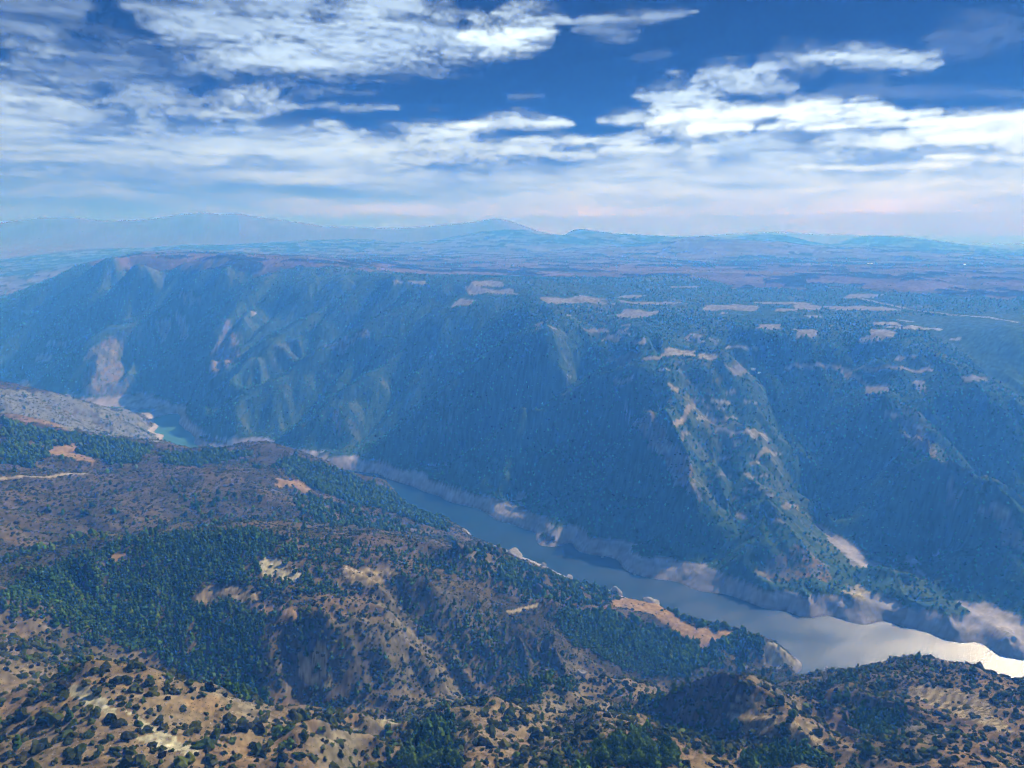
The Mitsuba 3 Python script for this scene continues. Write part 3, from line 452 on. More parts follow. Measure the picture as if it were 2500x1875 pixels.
def survey(x, y, z, gx, gy):
    """what grows and lies at a point: ground colour, scrub density, pine density"""
    s = {}
    r = np.hypot(x, y); fs = far_side(x, y); far = fs > -20
    slope = np.hypot(gx, gy)
    shady = (gx * SUN[0] + gy * SUN[1]) / math.cos(SUN_EL)      # > 0: the slope turns away from the sun, so it stays moister and greener
    big = hfbm(x / 130, y / 130, 4, 51); mid = hfbm(x / 38, y / 38, 4, 53); fin = hfbm(x / 9, y / 9, 3, 55); spk = hfbm(x / 2.6, y / 2.6, 2, 57)
    m = {k: inside(v, x, y) for k, v in ZONES.items()}
    field = np.zeros(x.shape, int) - 1
    for tone in (0, 1, 2):
        field[inside([f[1] for f in FIELDS if f[0] == tone], x, y, 2.5, 25.)] = tone
    road = on_road(x, y)
    m['rock'] &= (fin * .9 + mid * .8 + spk * .4 > -.12) | (z < 34)
    m['sparse'] &= (mid + fin > -.55)
    plateau = far & (r > 2950 + 260 * big) & (fs > 700)
    # scrub and pine on the near side
    sc = .74 + .55 * mid + .35 * big + .40 * sm(560, 720, r) + .55 * np.clip(shady, -.5, .6)
    pine = np.clip(.10 + .35 * big + .5 * np.clip(shady, -.4, .6), 0, .5) * .5
    # far side: woods nearly everywhere
    fsc = .70 + .25 * mid + .9 * np.clip(shady, -.35, .4) - .35 * sm(.25, .6, big)
    fp = np.clip(.5 + .8 * big, 0, 1)
    sc = np.where(far, fsc, sc); pine = np.where(far, fp, pine)
    for k, a, b in (('semi', .75, .45), ('pine', 1.15, 1.), ('dense', 1.0, .06), ('sparse', .56, .02), ('rock', .05, 0), ('bare', .035, .012), ('row', .16, 0.)):
        v = m[k]
        sc = np.where(v, a + (.35 * mid + .25 * fin if k in ('sparse', 'semi', 'dense') else .6 * mid - .1 if k == 'pine' else 0) + (np.where(far, .22, np.where(y > 1200, .35, 0)) if k == 'sparse' else 0), sc); pine = np.where(v, b, pine)
    clearing = far & (slope < .45) & (z > 120) & (r < 2250) & (hfbm(x / 75, y / 48, 3, 65) + .25 * hfbm(x / 400, y / 400, 2, 66) > .47) & (field < 0)
    field = np.where(clearing, np.where(hfbm(x / 150, y / 150, 2, 67) > 0, 0, 1), field)
    sc = np.where((field >= 0) | road, 0, sc)
    flat_far = plateau & (field < 0)
    s['plateau'] = plateau
    # parcels of the plateau
    ca, sa = math.cos(.35), math.sin(.35)
    px, py = (x * ca - y * sa + 40 * big) / 150., (x * sa + y * ca + 40 * mid) / 95.
    a, b = rnd2(np.floor(px + .5 * (np.floor(py) % 2)).astype(np.int64), np.floor(py).astype(np.int64), 77)
    wood = hfbm(x / 520, y / 420, 4, 61)
    hill = sm(6200, 7600, r)
    treed = (b + .55 * wood + .25 * hill - .10 * mid) > np.where(r < 3300, .12, .22)
    ptone = np.stack([.225 + .13 * a, .165 + .09 * a, .115 + .06 * a], -1)
    ptone = np.where((b < -.32)[..., None], np.array([.16, .14, .07]), ptone)
    woodc = np.array([.040, .052, .034]) * (1 + .3 * mid[..., None])
    pcol = np.where(treed[..., None], woodc, ptone)
    pcol = pcol * (1 - .25 * hill[..., None]) 
    # soil
    n = np.clip(.5 + .6 * mid + .25 * fin, 0, 1)[..., None]
    ochre, brown, grey = np.array([.38, .265, .165]), np.array([.25, .185, .14]), np.array([.34, .30, .26])
    col = brown * (1 - n) + ochre * n
    gmix = np.clip(.25 + .9 * big + .4 * fin, 0, .9)[..., None]; col = col * (1 - gmix) + grey * gmix
    red = np.clip(hfbm(x / 60, y / 60, 3, 63) * 1.5 - .1, 0, .6)[..., None]; col = col * (1 - red) + np.array([.33, .215, .155]) * red
    steep = sm(.62, .95, slope)[..., None]; col = col * (1 - steep * .7) + (np.array([.30, .275, .25]) * (1 + .55 * hfbm((x + y) / 9, z / 6, 3, 97)[..., None] + .4 * hnoise((x - y) / 3, z / 2.5, 98)[..., None])) * steep * .7
    litter = np.clip(np.where(far, .50 + .50 * sc, sc * (.65 + .22 * sm(560, 720, r)) - .05) + .1 * fin, 0, .92)[..., None]
    under = np.where(far[..., None], np.array([.05, .145, .10]), np.array([.075, .07, .048]))
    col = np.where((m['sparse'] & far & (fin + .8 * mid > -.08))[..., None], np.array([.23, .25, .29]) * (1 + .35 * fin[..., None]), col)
    lite = np.where(m['bare'] | m['rock'] | m['sparse'] | (field >= 0), .0, 1)[..., None]
    col = col * (1 - litter * lite) + under * litter * lite
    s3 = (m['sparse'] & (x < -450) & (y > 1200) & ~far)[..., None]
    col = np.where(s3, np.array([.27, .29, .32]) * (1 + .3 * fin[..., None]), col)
    col = np.where(m['rock'][..., None], np.array([.50, .46, .40]) * (1 + .35 * fin[..., None] + .25 * spk[..., None]), col)
    tan = np.array([.42, .29, .19]) * (1 + .16 * fin[..., None])
    col = np.where((m['bare'] & ~m['rock'])[..., None], tan, col)
    fc = np.where((field == 0)[..., None], np.array([.34, .325, .295]), np.where((field == 1)[..., None], np.array([.44, .41, .36]), np.array([.17, .19, .10])))
    stripes = np.sign(np.sin((x * .8 + y * .6) * 2 * math.pi / 11.))[..., None]
    fc = fc * (1 + .10 * fin[..., None] + np.where((field == 1)[..., None], .16 * stripes, .03 * stripes))
    col = np.where(flat_far[..., None], pcol, col)
    col = np.where((field >= 0)[..., None], fc, col)
    rows = np.sign(np.sin((z + 1.5 * mid) * 2 * math.pi / 3.4))[..., None]
    col = np.where(m['row'][..., None], np.array([.40, .32, .235]) * (1 + .30 * rows), col)
    col = np.where(road[..., None], np.array([.52, .43, .34]), col)
    # the drawdown bank of the reservoir: washed stone up to the old water line
    line = np.where(far, 20.5, np.where(y > 1250, 9., 3.5)) + 2.2 * hfbm(x / 45, y / 45, 3, 71)
    bankm = sm(line + 1.2, line - .6, z)
    ledge = hfbm(x / 70, z / 2.2, 3, 73); streak = hfbm(x / 14, y / 14, 3, 75)
    bcol = np.array([.60, .55, .53])[None] * (1 + .28 * ledge[..., None] + .35 * streak[..., None] + .15 * spk[..., None])
    bcol = np.where(m['rock'][..., None], np.array([.44, .42, .40]) * (1 + .3 * streak[..., None] + .2 * ledge[..., None]), bcol)
    wet = sm(1.6, .2, z)[..., None]; bcol = bcol * (1 - .55 * wet)
    inlet = (z < 40) & (r < 3200)
    bankm = np.where(inlet, bankm, 0)
    mtn = sm(9000, 9500, r)[..., None]; col = col * (1 - mtn) + np.array([.26, .12, .09]) * (1 + .2 * hfbm(x / 400, y / 400, 3, 95)[..., None]) * mtn
    col = np.array([.575, .55, .36]) * col * (1 + .40 * np.clip(2200 / r, 0, 1)[..., None] * spk[..., None] + .35 * hnoise(x / 1.25, y / 1.25, 58)[..., None] * (r < 700)[..., None] + .25 * np.clip(1500 / r, 0, 1)[..., None] * hfbm(x / 5.5, y / 5.5, 2, 59)[..., None])
    s['col'] = np.clip(col * (1 - bankm[..., None]) + bcol * np.array([.58, .59, .58]) * bankm[..., None], .008, .7)
    keep = (1 - bankm > .5)
    s['scrub'] = np.clip(sc, 0, 1) * keep * np.where(flat_far, 0, 1); s['pine'] = np.clip(pine, 0, 1); s['treed'] = treed & flat_far; s['flat_far'] = flat_far
    s['far'] = far; s['m'] = m
    return s

# one ground mesh in rings round the point below the drone, finer near than far, cut by kind of land
AZ = np.radians(np.concatenate([np.arange(-180, -60, 6.), np.arange(-60, -44, 1.), np.arange(-44, 44.05, .13), np.arange(45, 60, 1.), np.arange(60, 181, 6.)]))
LR = np.concatenate([np.linspace(math.log(90), math.log(225), 14)[:-1], np.linspace(math.log(225), math.log(1300), 370)[:-1], np.linspace(math.log(1300), math.log(3600), 190)[:-1],
                     np.linspace(math.log(3600), math.log(9000), 80)[:-1], np.linspace(math.log(9000), math.log(20500), 50)])
TT, LL = np.meshgrid(AZ, LR, indexing='ij')
GX, GY = np.sin(TT) * np.exp(LL), np.cos(TT) * np.exp(LL)
GZ, SX, SY = terrain(base, GX, GY)
GR = np.exp(LL)
G = survey(GX, GY, GZ, SX, SY)
# stones and tufts give the near soil its grain; ploughed terraces are real steps
GZ = GZ + np.where(GR < 900, .5 * hfbm(GX / 3.4, GY / 3.4, 3, 91), 0) + np.where(G['m']['row'], .25 * np.sin(GZ * 2 * math.pi / 3.4), 0)
GZ = GZ + np.where(G['treed'], 5. + 3. * hfbm(GX / 60, GY / 60, 2, 93), 0) * ((GR > 2400) & (GR < 9000))
V = np.stack([GX, GY, GZ], -1)
du, dv = np.gradient(V, axis=0), np.gradient(V, axis=1)
NRM = np.cross(du, dv); NRM *= np.sign(NRM[..., 2:]) / np.maximum(np.linalg.norm(NRM, axis=-1, keepdims=True), 1e-9)
na, nr = GX.shape
IDX = np.arange(na * nr).reshape(na, nr)
quad = np.stack([IDX[:-1, :-1], IDX[:-1, 1:], IDX[1:, 1:], IDX[1:, :-1]], -1)
kind = np.where(GR > 9350, 3, np.where(G['far'], np.where(G['plateau'] | (GR > 4200), 2, 1), 0))[:-1, :-1]
for k, (name, text, cat) in enumerate([('near_hills', 'brown scrubby hills with gullies on the near bank of the reservoir', 'hill'), ('canyon_slopes', 'steep blue-hazed wooded slopes above the far bank of the reservoir', 'slope'),
                                       ('plateau', 'flat farmland of small fields behind the canyon rim', 'plain'), ('mountains', 'pale hazy mountain ranges on the horizon', 'mountain')]):
    q = quad[kind == k].reshape(-1, 4)
    used, inv = np.unique(q, return_inverse=True); q = inv.reshape(-1, 4)
    f = np.vstack([q[:, [0, 2, 1]], q[:, [0, 3, 2]]])
    path = meshkit.write_ply((V.reshape(-1, 3)[used], f), False, None, G['col'].reshape(-1, 3)[used], normals=NRM.reshape(-1, 3)[used])
    scene[name] = {'type': 'ply', 'filename': path, 'face_normals': False, 'bsdf': {'type': 'ref', 'id': 'soil'}}
    labels[name] = {'label': text, 'category': cat, 'kind': 'structure'}
# the reservoir: one sheet of water, the banks rise through it
wx = np.linspace(-2900, 1500, 3); wy = np.linspace(250, 3300, 3)
wv = np.array([[a, b, 0.] for a in wx for b in wy]); wf = np.array([[i * 3 + j, i * 3 + j + 3, i * 3 + j + 4, i * 3 + j + 1] for i in range(2) for j in range(2)])
scene['reservoir_water'] = mikit.ply((wv, wf), 'lake_water', uv=wv[:, :2])
labels['reservoir_water'] = {'label': 'blue-green reservoir winding through the canyon, glittering at the right', 'category': 'water', 'kind': 'structure'}

# ------------------------------------------------------------------ plants
HORIZON = np.maximum.accumulate((GZ - EYE) / GR, axis=1)
def in_view(x, y, z, h, margin=8.):
    """within the wedge of land the place's viewpoint can see, with a margin for looking from a step aside"""
    r = np.hypot(x, y); t = np.arctan2(x, y)
    i = np.clip(np.searchsorted(AZ, t), 1, na - 1); j = np.clip(np.searchsorted(LR, np.log(r)) - 2, 0, nr - 1)
    return (np.abs(t) < math.radians(43.5)) & ((z + h + margin - EYE) / r >= HORIZON[i, j]) & (np.degrees(np.arctan2(EYE - z, r)) < 44)
GS = RectBivariateSpline(AZ[(np.abs(AZ) < .9)], LR, GZ[np.abs(AZ) < .9], kx=1, ky=1)
def ground(x, y):
    return GS.ev(np.arctan2(x, y), np.log(np.hypot(x, y)))
def cast_about(x0, x1, y0, y1, step, seed):
    g = np.random.default_rng(seed)
    x, y = np.meshgrid(np.arange(x0, x1, step), np.arange(y0, y1, step))
    x = x.ravel() + g.uniform(-.5, .5, x.size) * step; y = y.ravel() + g.uniform(-.5, .5, y.size) * step
    k = np.abs(np.arctan2(x, y)) < math.radians(43.5)
    return x[k], y[k], g
def look_up(x, y):
    z = ground(x, y); e = 4.
    gx, gy = (ground(x + e, y) - ground(x - e, y)) / (2 * e), (ground(x, y + e) - ground(x, y - e)) / (2 * e)
    return z, gx, gy
def ico(sub, seed, amp):
    m = trimesh.creation.icosphere(subdivisions=sub); g = np.random.default_rng(seed)
    v = m.vertices * (1 + amp * g.uniform(-1, 1, (len(m.vertices), 1)))
    return v, np.array(m.faces)
def join(parts):
    v, f, at = [], [], 0
    for a, b in parts:
        v.append(a); f.append(np.asarray(b) + at); at += len(a)
    return np.vstack(v), np.vstack(f)
def shrub_shape(sub, seed):
    g = np.random.default_rng(seed); v, f = ico(sub, seed, .40)
    v = v * [1, 1, .85] + [0, 0, .45]; v[:, 2] = np.maximum(v[:, 2], -.12) * (1 + .15 * np.sin(3 * v[:, 0] + seed))
    if sub: 
        c = v[f].mean(1); f = f[c[:, 2] > .02]
    return v, f
def far_shape(seed, n=5):
    g = np.random.default_rng(seed); a = np.arange(n) * 2 * math.pi / n + g.uniform(-.3, .3, n)
    ring = np.stack([np.cos(a), np.sin(a), np.full(n, .42) + g.uniform(-.15, .15, n)], 1); ring[:, :2] *= g.uniform(.75, 1.15, (n, 1))
    v = np.vstack([ring, [[g.uniform(-.25, .25), g.uniform(-.25, .25), 1.]], [[0, 0, -.05]]]); i = np.arange(n); j = (i + 1) % n
    return v, np.vstack([np.stack([i, j, i * 0 + n], 1), np.stack([j, i, i * 0 + n + 1], 1)])
def pine_shape(seed, n=3):
    g = np.random.default_rng(seed); parts = []
    for k in range(n):
        v, f = ico(0, seed * 7 + k, .3); t = k / max(n - 1, 1)
        parts.append((v * [.78 * (1 - .5 * t), .78 * (1 - .5 * t), .30] + [g.uniform(-.25, .25) * (1 - .6 * t), g.uniform(-.25, .25) * (1 - .6 * t), .36 + .50 * t], f))
    a = np.arange(3) * 2.1; tr = np.vstack([np.stack([.06 * np.cos(a), .06 * np.sin(a), a * 0 - .05], 1), np.stack([.04 * np.cos(a), .04 * np.sin(a), a * 0 + .3], 1)])
    parts.append((tr, np.array([[0, 1, 4], [0, 4, 3], [1, 2, 5], [1, 5, 4], [2, 0, 3], [2, 3, 5]])))
    return join(parts)
def spread(shapes, x, y, z, rad, hgt, col, g):
    """many plants as the vertices, triangles and colours of one mesh"""
    pick = g.integers(0, len(shapes), len(x)); yaw = g.uniform(0, 2 * math.pi, len(x)); V_, F_, C_ = [], [], []; at = 0
    for k, (v, f) in enumerate(shapes):
        m = pick == k
        if not m.any(): continue
        c, s = np.cos(yaw[m]), np.sin(yaw[m]); st = g.uniform(.8, 1.25, m.sum())
        vx, vy = v[:, 0][None] * st[:, None], v[:, 1][None] / st[:, None]
        w = np.stack([(c[:, None] * vx - s[:, None] * vy) * rad[m][:, None] + x[m][:, None], (s[:, None] * vx + c[:, None] * vy) * rad[m][:, None] + y[m][:, None], v[:, 2][None] * hgt[m][:, None] + z[m][:, None]], -1)
        V_.append(w.reshape(-1, 3)); F_.append((f[None] + (np.arange(m.sum()) * len(v))[:, None, None] + at).reshape(-1, 3)); at += m.sum() * len(v)
        C_.append((col[m][:, None, :] * g.uniform(.78, 1.22, (m.sum(), len(v), 1))).reshape(-1, 3))
    return np.vstack(V_), np.vstack(F_), np.vstack(C_)
def stuff(name, chunks, text, cat):
    v, f, c = join([(a, b) for a, b, _ in chunks]) + (np.vstack([k for _, _, k in chunks]),)
    path = meshkit.write_ply((v, f), False, None, np.clip(c, .004, .6))
    scene[name] = {'type': 'ply', 'filename': path, 'face_normals': True, 'bsdf': {'type': 'ref', 'id': 'leaf'}}
    labels[name] = {'label': text, 'category': cat, 'kind': 'stuff'}
S50, S20 = [shrub_shape(1, 60 + k) for k in range(8)], [shrub_shape(0, 80 + k) for k in range(8)]
PN, PM, FT = [pine_shape(100 + k, 3) for k in range(8)], [pine_shape(120 + k, 2) for k in range(8)], [far_shape(140 + k) for k in range(10)]
TUFT = [far_shape(160 + k, 3) for k in range(6)]
SCRUB_GREEN, PINE_GREEN, BRIGHT_PINE = np.array([.034, .043, .009]), np.array([.038, .076, .013]), np.array([.10, .16, .022])
def tint(c, n, g, a=.34):
    t = c * (1 + g.normal(0, a, (n, 1))) * np.where(g.uniform(0, 1, (n, 1)) < .14, np.array([1.9, 1.6, 1.2]), 1.); t[:, 0] *= 1 + g.normal(0, .13, n); return np.clip(t, .008, .3)

# near bank
x, y, g = cast_about(-1500, 760, 200, 2250, 2.35, 301)
ok = far_side(x, y) < -22; x, y = x[ok], y[ok]
z, gx, gy = look_up(x, y); ok = in_view(x, y, z, 4); x, y, z, gx, gy = (a[ok] for a in (x, y, z, gx, gy))
N = survey(x, y, z, gx, gy)
r = np.hypot(x, y); u = g.uniform(0, 1, len(x))
thin = np.where(r > 800, .62, 1) * np.where(r > 1300, .7, 1)
grow = (u < N['scrub'] * np.where(N['pine'] > .8, .72, .62) * thin) & (z > 1)
x, y, z, r = x[grow], y[grow], z[grow], r[grow]; pz = N['pine'][grow]; zone = {k: v[grow] for k, v in N['m'].items()}
is_pine = g.uniform(0, 1, len(x)) < pz
front_pine = is_pine & (r < 420)
order = np.argsort(r)
in_frame = (np.abs(x) / (y * math.cos(PITCH) + (EYE - z) * math.sin(PITCH)) < .745) & (np.degrees(np.arctan2(EYE - z, r)) < 41.9 - .0)
one_shrub = [i for i in order if in_frame[i] and not is_pine[i]][:300]
one_pine = [i for i in order if in_frame[i] and is_pine[i]][:300]
alone = np.zeros(len(x), bool); alone[one_shrub] = True; alone[one_pine] = True
srad = np.clip(g.lognormal(.12, .50, len(x)), .45, 3.) * np.where(r > 800, 1.15, 1); shgt = srad * g.uniform(.75, 1.25, len(x))
prad = np.clip(g.lognormal(.85, .26, len(x)), 1.2, 4.); phgt = np.clip(prad * g.uniform(1.5, 2.5, len(x)), 2.6, 9.5)
zr = z - .25
chunks = []
for sel, shp in (((r < 400), S50), ((r >= 400) & (r < 640), S20), ((r >= 640), FT)):
    m = sel & ~is_pine & ~alone
    chunks.append(spread(shp, x[m], y[m], zr[m], srad[m], shgt[m], tint(SCRUB_GREEN, m.sum(), g), g))
stuff('hillside_scrub', chunks, 'dark low scrub dotted over the brown hills of the near bank', 'scrub')
chunks = []
for sel, shp in (((r < 560), PN), ((r >= 560) & (r < 760), PM), ((r >= 760), S20)):
    m = sel & is_pine & ~alone
    chunks.append(spread(shp, x[m], y[m], zr[m], prad[m], phgt[m], tint(PINE_GREEN, m.sum(), g, .25), g))
stuff('pine_woodland', chunks, 'green pine woodland covering the hill and gorge left of centre', 'pines')

# dry tufts and loose stones on the open ground of the nearest hills
x2, y2, g = cast_about(-400, 400, 215, 480, 1.4, 311)
z2, gx2, gy2 = look_up(x2, y2); ok = in_view(x2, y2, z2, 1, 2.); x2, y2, z2, gx2, gy2 = (a[ok] for a in (x2, y2, z2, gx2, gy2))
N2 = survey(x2, y2, z2, gx2, gy2); u = g.uniform(0, 1, len(x2)); patch = hfbm(x2 / 12, y2 / 12, 3, 81)
tf = (u < .42 + .6 * patch) & (N2['scrub'] < 1.1) & ~N2['m']['rock']; k = int(tf.sum())
tc = np.where(g.uniform(0, 1, (k, 1)) < .5, np.array([.060, .055, .020]), np.array([.030, .036, .012])) * g.uniform(.6, 1.4, (k, 1))
stuff('dry_tufts', [spread(TUFT, x2[tf], y2[tf], z2[tf] - .05, g.uniform(.22, .55, k), g.uniform(.2, .5, k), tc, g)], 'dry olive tufts and dwarf scrub sprinkled over the nearest slopes', 'tufts')
st = (g.uniform(0, 1, len(x2)) < np.where(N2['m']['rock'], .5, .05 + .18 * patch)); k = int(st.sum())
scl = np.array([.36, .31, .22]) * g.uniform(.6, 1.5, (k, 1))
stuff('loose_stones', [spread(TUFT, x2[st], y2[st], z2[st] - .1, g.uniform(.2, .6, k), g.uniform(.15, .5, k), scl, g)], 'pale loose stones lying on the nearest slopes', 'stones')

# far bank and plateau
def far_wood(x0, x1, y0, y1, step, seed, flat):
    X, Y, g = cast_about(x0, x1, y0, y1, step, seed)
    ok = far_side(X, Y) > 8; X, Y = X[ok], Y[ok]
    Z, gx, gy = look_up(X, Y); ok = in_view(X, Y, Z, 5, 6.); X, Y, Z, gx, gy = (a[ok] for a in (X, Y, Z, gx, gy))
    W = survey(X, Y, Z, gx, gy); u = g.uniform(0, 1, len(X))
    dens = np.where(W['flat_far'], np.where(W['treed'], .55, .05), W['scrub'])
    ok = (u < dens) & (Z > 2); X, Y, Z = X[ok], Y[ok], Z[ok]; p = g.uniform(0, 1, len(X)) < W['pine'][ok]
    Z = Z - np.where(W['treed'][ok], 4., .3)
    rad = np.where(p, g.uniform(1.8, 3.2, len(X)), g.uniform(1.4, 2.8, len(X))); h = np.where(p, rad * g.uniform(1.8, 2.9, len(X)), rad * g.uniform(.8, 1.4, len(X)))
    c = np.where(p[:, None], tint(np.array([.028, .12, .040]), len(X), g, .4), tint(np.array([.032, .095, .035]), len(X), g, .4))
    if flat: rad, h = rad * 1.5, h * 1.3 + 2
    return spread(FT, X, Y, Z, rad, h, c, g)
chunks = [far_wood(-1900, 1100, 700, 2000, 8., 401, False), far_wood(-2600, 2000, 2000, 3400, 11.5, 402, False)]
stuff('canyon_woodland', chunks, 'hazy blue-green woodland covering the far canyon slopes', 'woodland')
chunks = [far_wood(-3500, 4200, 3400, 5200, 24., 403, True), far_wood(-6500, 7500, 5200, 9800, 70., 404, True)]
stuff('plateau_trees', chunks, 'tiny dark trees and hedges scattered between the plateau fields', 'trees')

# the 300 nearest shrubs and the 300 nearest pines, one by one
def leafy(lumps, leaves, size, seed):
    """a crown: a few ragged lumps with leaf clumps standing off them"""
    g = np.random.default_rng(seed); parts = []
    for (cx, cy, cz, sx, sz) in lumps:
        v, f = ico(1, g.integers(1 << 30), .22); parts.append((v * [sx, sx, sz] + [cx, cy, cz], f))
    for (cx, cy, cz, sx, sz) in lumps:
        n = leaves; d = g.normal(size=(n, 3)); d[:, 2] = np.abs(d[:, 2]) * .9 - .15; d /= np.linalg.norm(d, axis=1, keepdims=True)
        c = d * [sx, sx, sz] * g.uniform(.85, 1.22, (n, 1)) + [cx, cy, cz]
        v = (c[:, None] + g.normal(0, size, (n, 3, 3))).reshape(-1, 3); parts.append((v, np.arange(n * 3).reshape(-1, 3)))
    v, f = join(parts); v[:, 2] = np.maximum(v[:, 2], -.05)
    return v, f
def tone(v, c, seed):
    g = np.random.default_rng(seed); return np.clip(c * g.uniform(.7, 1.35, (len(v), 1)) * [1, 1, .95], .006, .3)
def crown_ply(v, f, c, seed):
    return mikit.ply((v, f), 'leaf', color=tone(v, c, seed))
SHRUBS, PINES, BARE_TRUNKS = [], [], []
for k in range(9):
    g2 = np.random.default_rng(500 + k); lumps = [(0, 0, .42, .72, .5)] + [(g2.uniform(-.95, .95), g2.uniform(-.8, .8), g2.uniform(.12, .42), g2.uniform(.3, .5), g2.uniform(.25, .5)) for _ in range(5)]
    SHRUBS.append(crown_ply(*leafy(lumps, 22, .12, 520 + k), SCRUB_GREEN * (.75, 1.1, 1.7)[k % 3] * np.array([[1, 1, 1], [1.1, 1, .9], [.95, 1.15, .9]])[k % 3], k))
for k in range(9):
    g2 = np.random.default_rng(600 + k); lumps = []
    for j in range(7):
        t = j / 6.; a = g2.uniform(0, 6.28); q = .5 * (1 - t) ** .8
        lumps.append((q * math.cos(a), q * math.sin(a), .30 + .56 * t, .50 * (1 - .55 * t), .15))
    PINES.append(crown_ply(*leafy(lumps, 24, .095, 620 + k), (BRIGHT_PINE if k % 3 else PINE_GREEN) * (1., 1.05, .85)[k % 3], 50 + k))
    # a tapered trunk with limbs
    segs = [((0, 0, -.06), (0.02, 0, .45), .045, .03), ((.02, 0, .45), (0, .02, .88), .03, .01)]
    for j in range(4):
        a = g2.uniform(0, 6.28); h = .28 + .13 * j; segs.append(((0.01, 0, h), (.42 * math.cos(a), .42 * math.sin(a), h + .1), .016, .006))
    parts = []
    for p0, p1, r0, r1 in segs:
        p0, p1 = np.array(p0), np.array(p1); d = p1 - p0; e1 = np.cross(d, [.3, .9, .1]); e1 /= np.linalg.norm(e1); e2 = np.cross(d, e1); e2 /= np.linalg.norm(e2)
        aa = np.arange(5) * 2 * math.pi / 5; ring = lambda p, r_: p + r_ * (np.cos(aa)[:, None] * e1 + np.sin(aa)[:, None] * e2)
        i = np.arange(5); jn = (i + 1) % 5; parts.append((np.vstack([ring(p0, r0), ring(p1, r1)]), np.vstack([np.stack([i, jn, jn + 5], 1), np.stack([i, jn + 5, i + 5], 1)])))
    BARE_TRUNKS.append(mikit.ply(join(parts), 'bark'))
# places that a label can name, by their point on the ground
PLACES = [(-150, 300, 'ochre hilltop at the lower left'), (-215, 275, 'brown slope at the far lower left'), (-190, 330, 'ridge line of the lower left hill'), (-95, 290, 'stony foot of the lower left hill'), (-60, 340, 'brown fold right of the lower left hill'),
          (-20, 320, 'pine-clad spur at the bottom centre'), (0, 370, 'tan saddle at the bottom centre'), (45, 330, 'tan slope at the bottom centre'), (85, 300, 'flat ground at the bottom right of centre'), (110, 380, 'small knoll right of the bottom centre'),
          (150, 320, 'terraced hill at the lower right'), (150, 400, 'dark round hill at the lower right'), (200, 310, 'bottom edge at the lower right'), (230, 350, 'rocky gully at the lower right'), (260, 400, 'long ridge at the lower right'), (270, 330, 'grey slope in the lower right corner'), (-120, 420, 'dark pine gorge behind the lower left hill'), (-230, 400, 'scrub slope at the left edge')]
PL = np.array([p[:2] for p in PLACES], float)
def near_place(i):
    return PLACES[int(np.argmin(np.hypot(PL[:, 0] - x[i], PL[:, 1] - y[i])))][2]
def key_of(name, n):
    return name if n == 0 else '%s_%03d' % (name, n)
g = np.random.default_rng(777)
def place_at(i, sx, sz, k):
    return T4().translate([float(x[i]), float(y[i]), float(z[i] - .15)]).rotate([0, 0, 1], float(g.uniform(0, 360))).scale([float(sx * g.uniform(.8, 1.3)), float(sx * g.uniform(.75, 1.15)), float(sz)])
ORDINAL = ['first', 'second', 'third', 'fourth', 'fifth', 'sixth', 'seventh', 'eighth', 'ninth', 'tenth', 'eleventh', 'twelfth', 'thirteenth', 'fourteenth', 'fifteenth', 'sixteenth', 'seventeenth', 'eighteenth', 'nineteenth', 'twentieth']
def ordinal(n):
    return ORDINAL[n] if n < 20 else '%d%s' % (n + 1, {1: 'st', 2: 'nd', 3: 'rd'}.get((n + 1) % 10, 'th'))
def name_all(ids, size, noun):
    """what to call each: its size and place, then its turn from the left among those alike"""
    kin = {}
    for i in ids: kin.setdefault((size(i), near_place(i)), []).append(i)
    out = {}
    for (s, pl), m in kin.items():
        m.sort(key=lambda i: math.atan2(x[i], y[i]))
        for k, i in enumerate(m): out[i] = '%s %s on the %s' % (s, noun, pl) + ('' if len(m) == 1 else ', %s from left' % ordinal(k))
    return out
shrub_text = name_all(one_shrub, lambda i: 'small' if srad[i] < 1.1 else ('large' if srad[i] > 1.8 else 'rounded'), 'shrub')
pine_text = name_all(one_pine, lambda i: 'small' if phgt[i] < 4.4 else ('tall' if phgt[i] > 6. else 'bushy'), 'pine')
for n, i in enumerate(one_shrub):
    key = key_of('shrub', n); v = int(g.integers(0, 9))
    scene[key] = {**SHRUBS[v], 'to_world': place_at(i, srad[i] * 1.05, shgt[i] * 1.05, v)}
    labels[key] = {'label': shrub_text[i], 'category': 'shrub', 'group': 'shrubs dotted over the nearest hills'}
for n, i in enumerate(one_pine):
    key = key_of('pine_tree', n); v = int(g.integers(0, 9)); tw = place_at(i, prad[i] * 1.15, phgt[i] * 1.08, v)
    scene[key + '__crown'] = {**PINES[v], 'to_world': tw}; scene[key + '__trunk'] = {**BARE_TRUNKS[v], 'to_world': tw}
    labels[key] = {'label': pine_text[i], 'category': 'pine tree', 'group': 'pines on the nearest hills'}

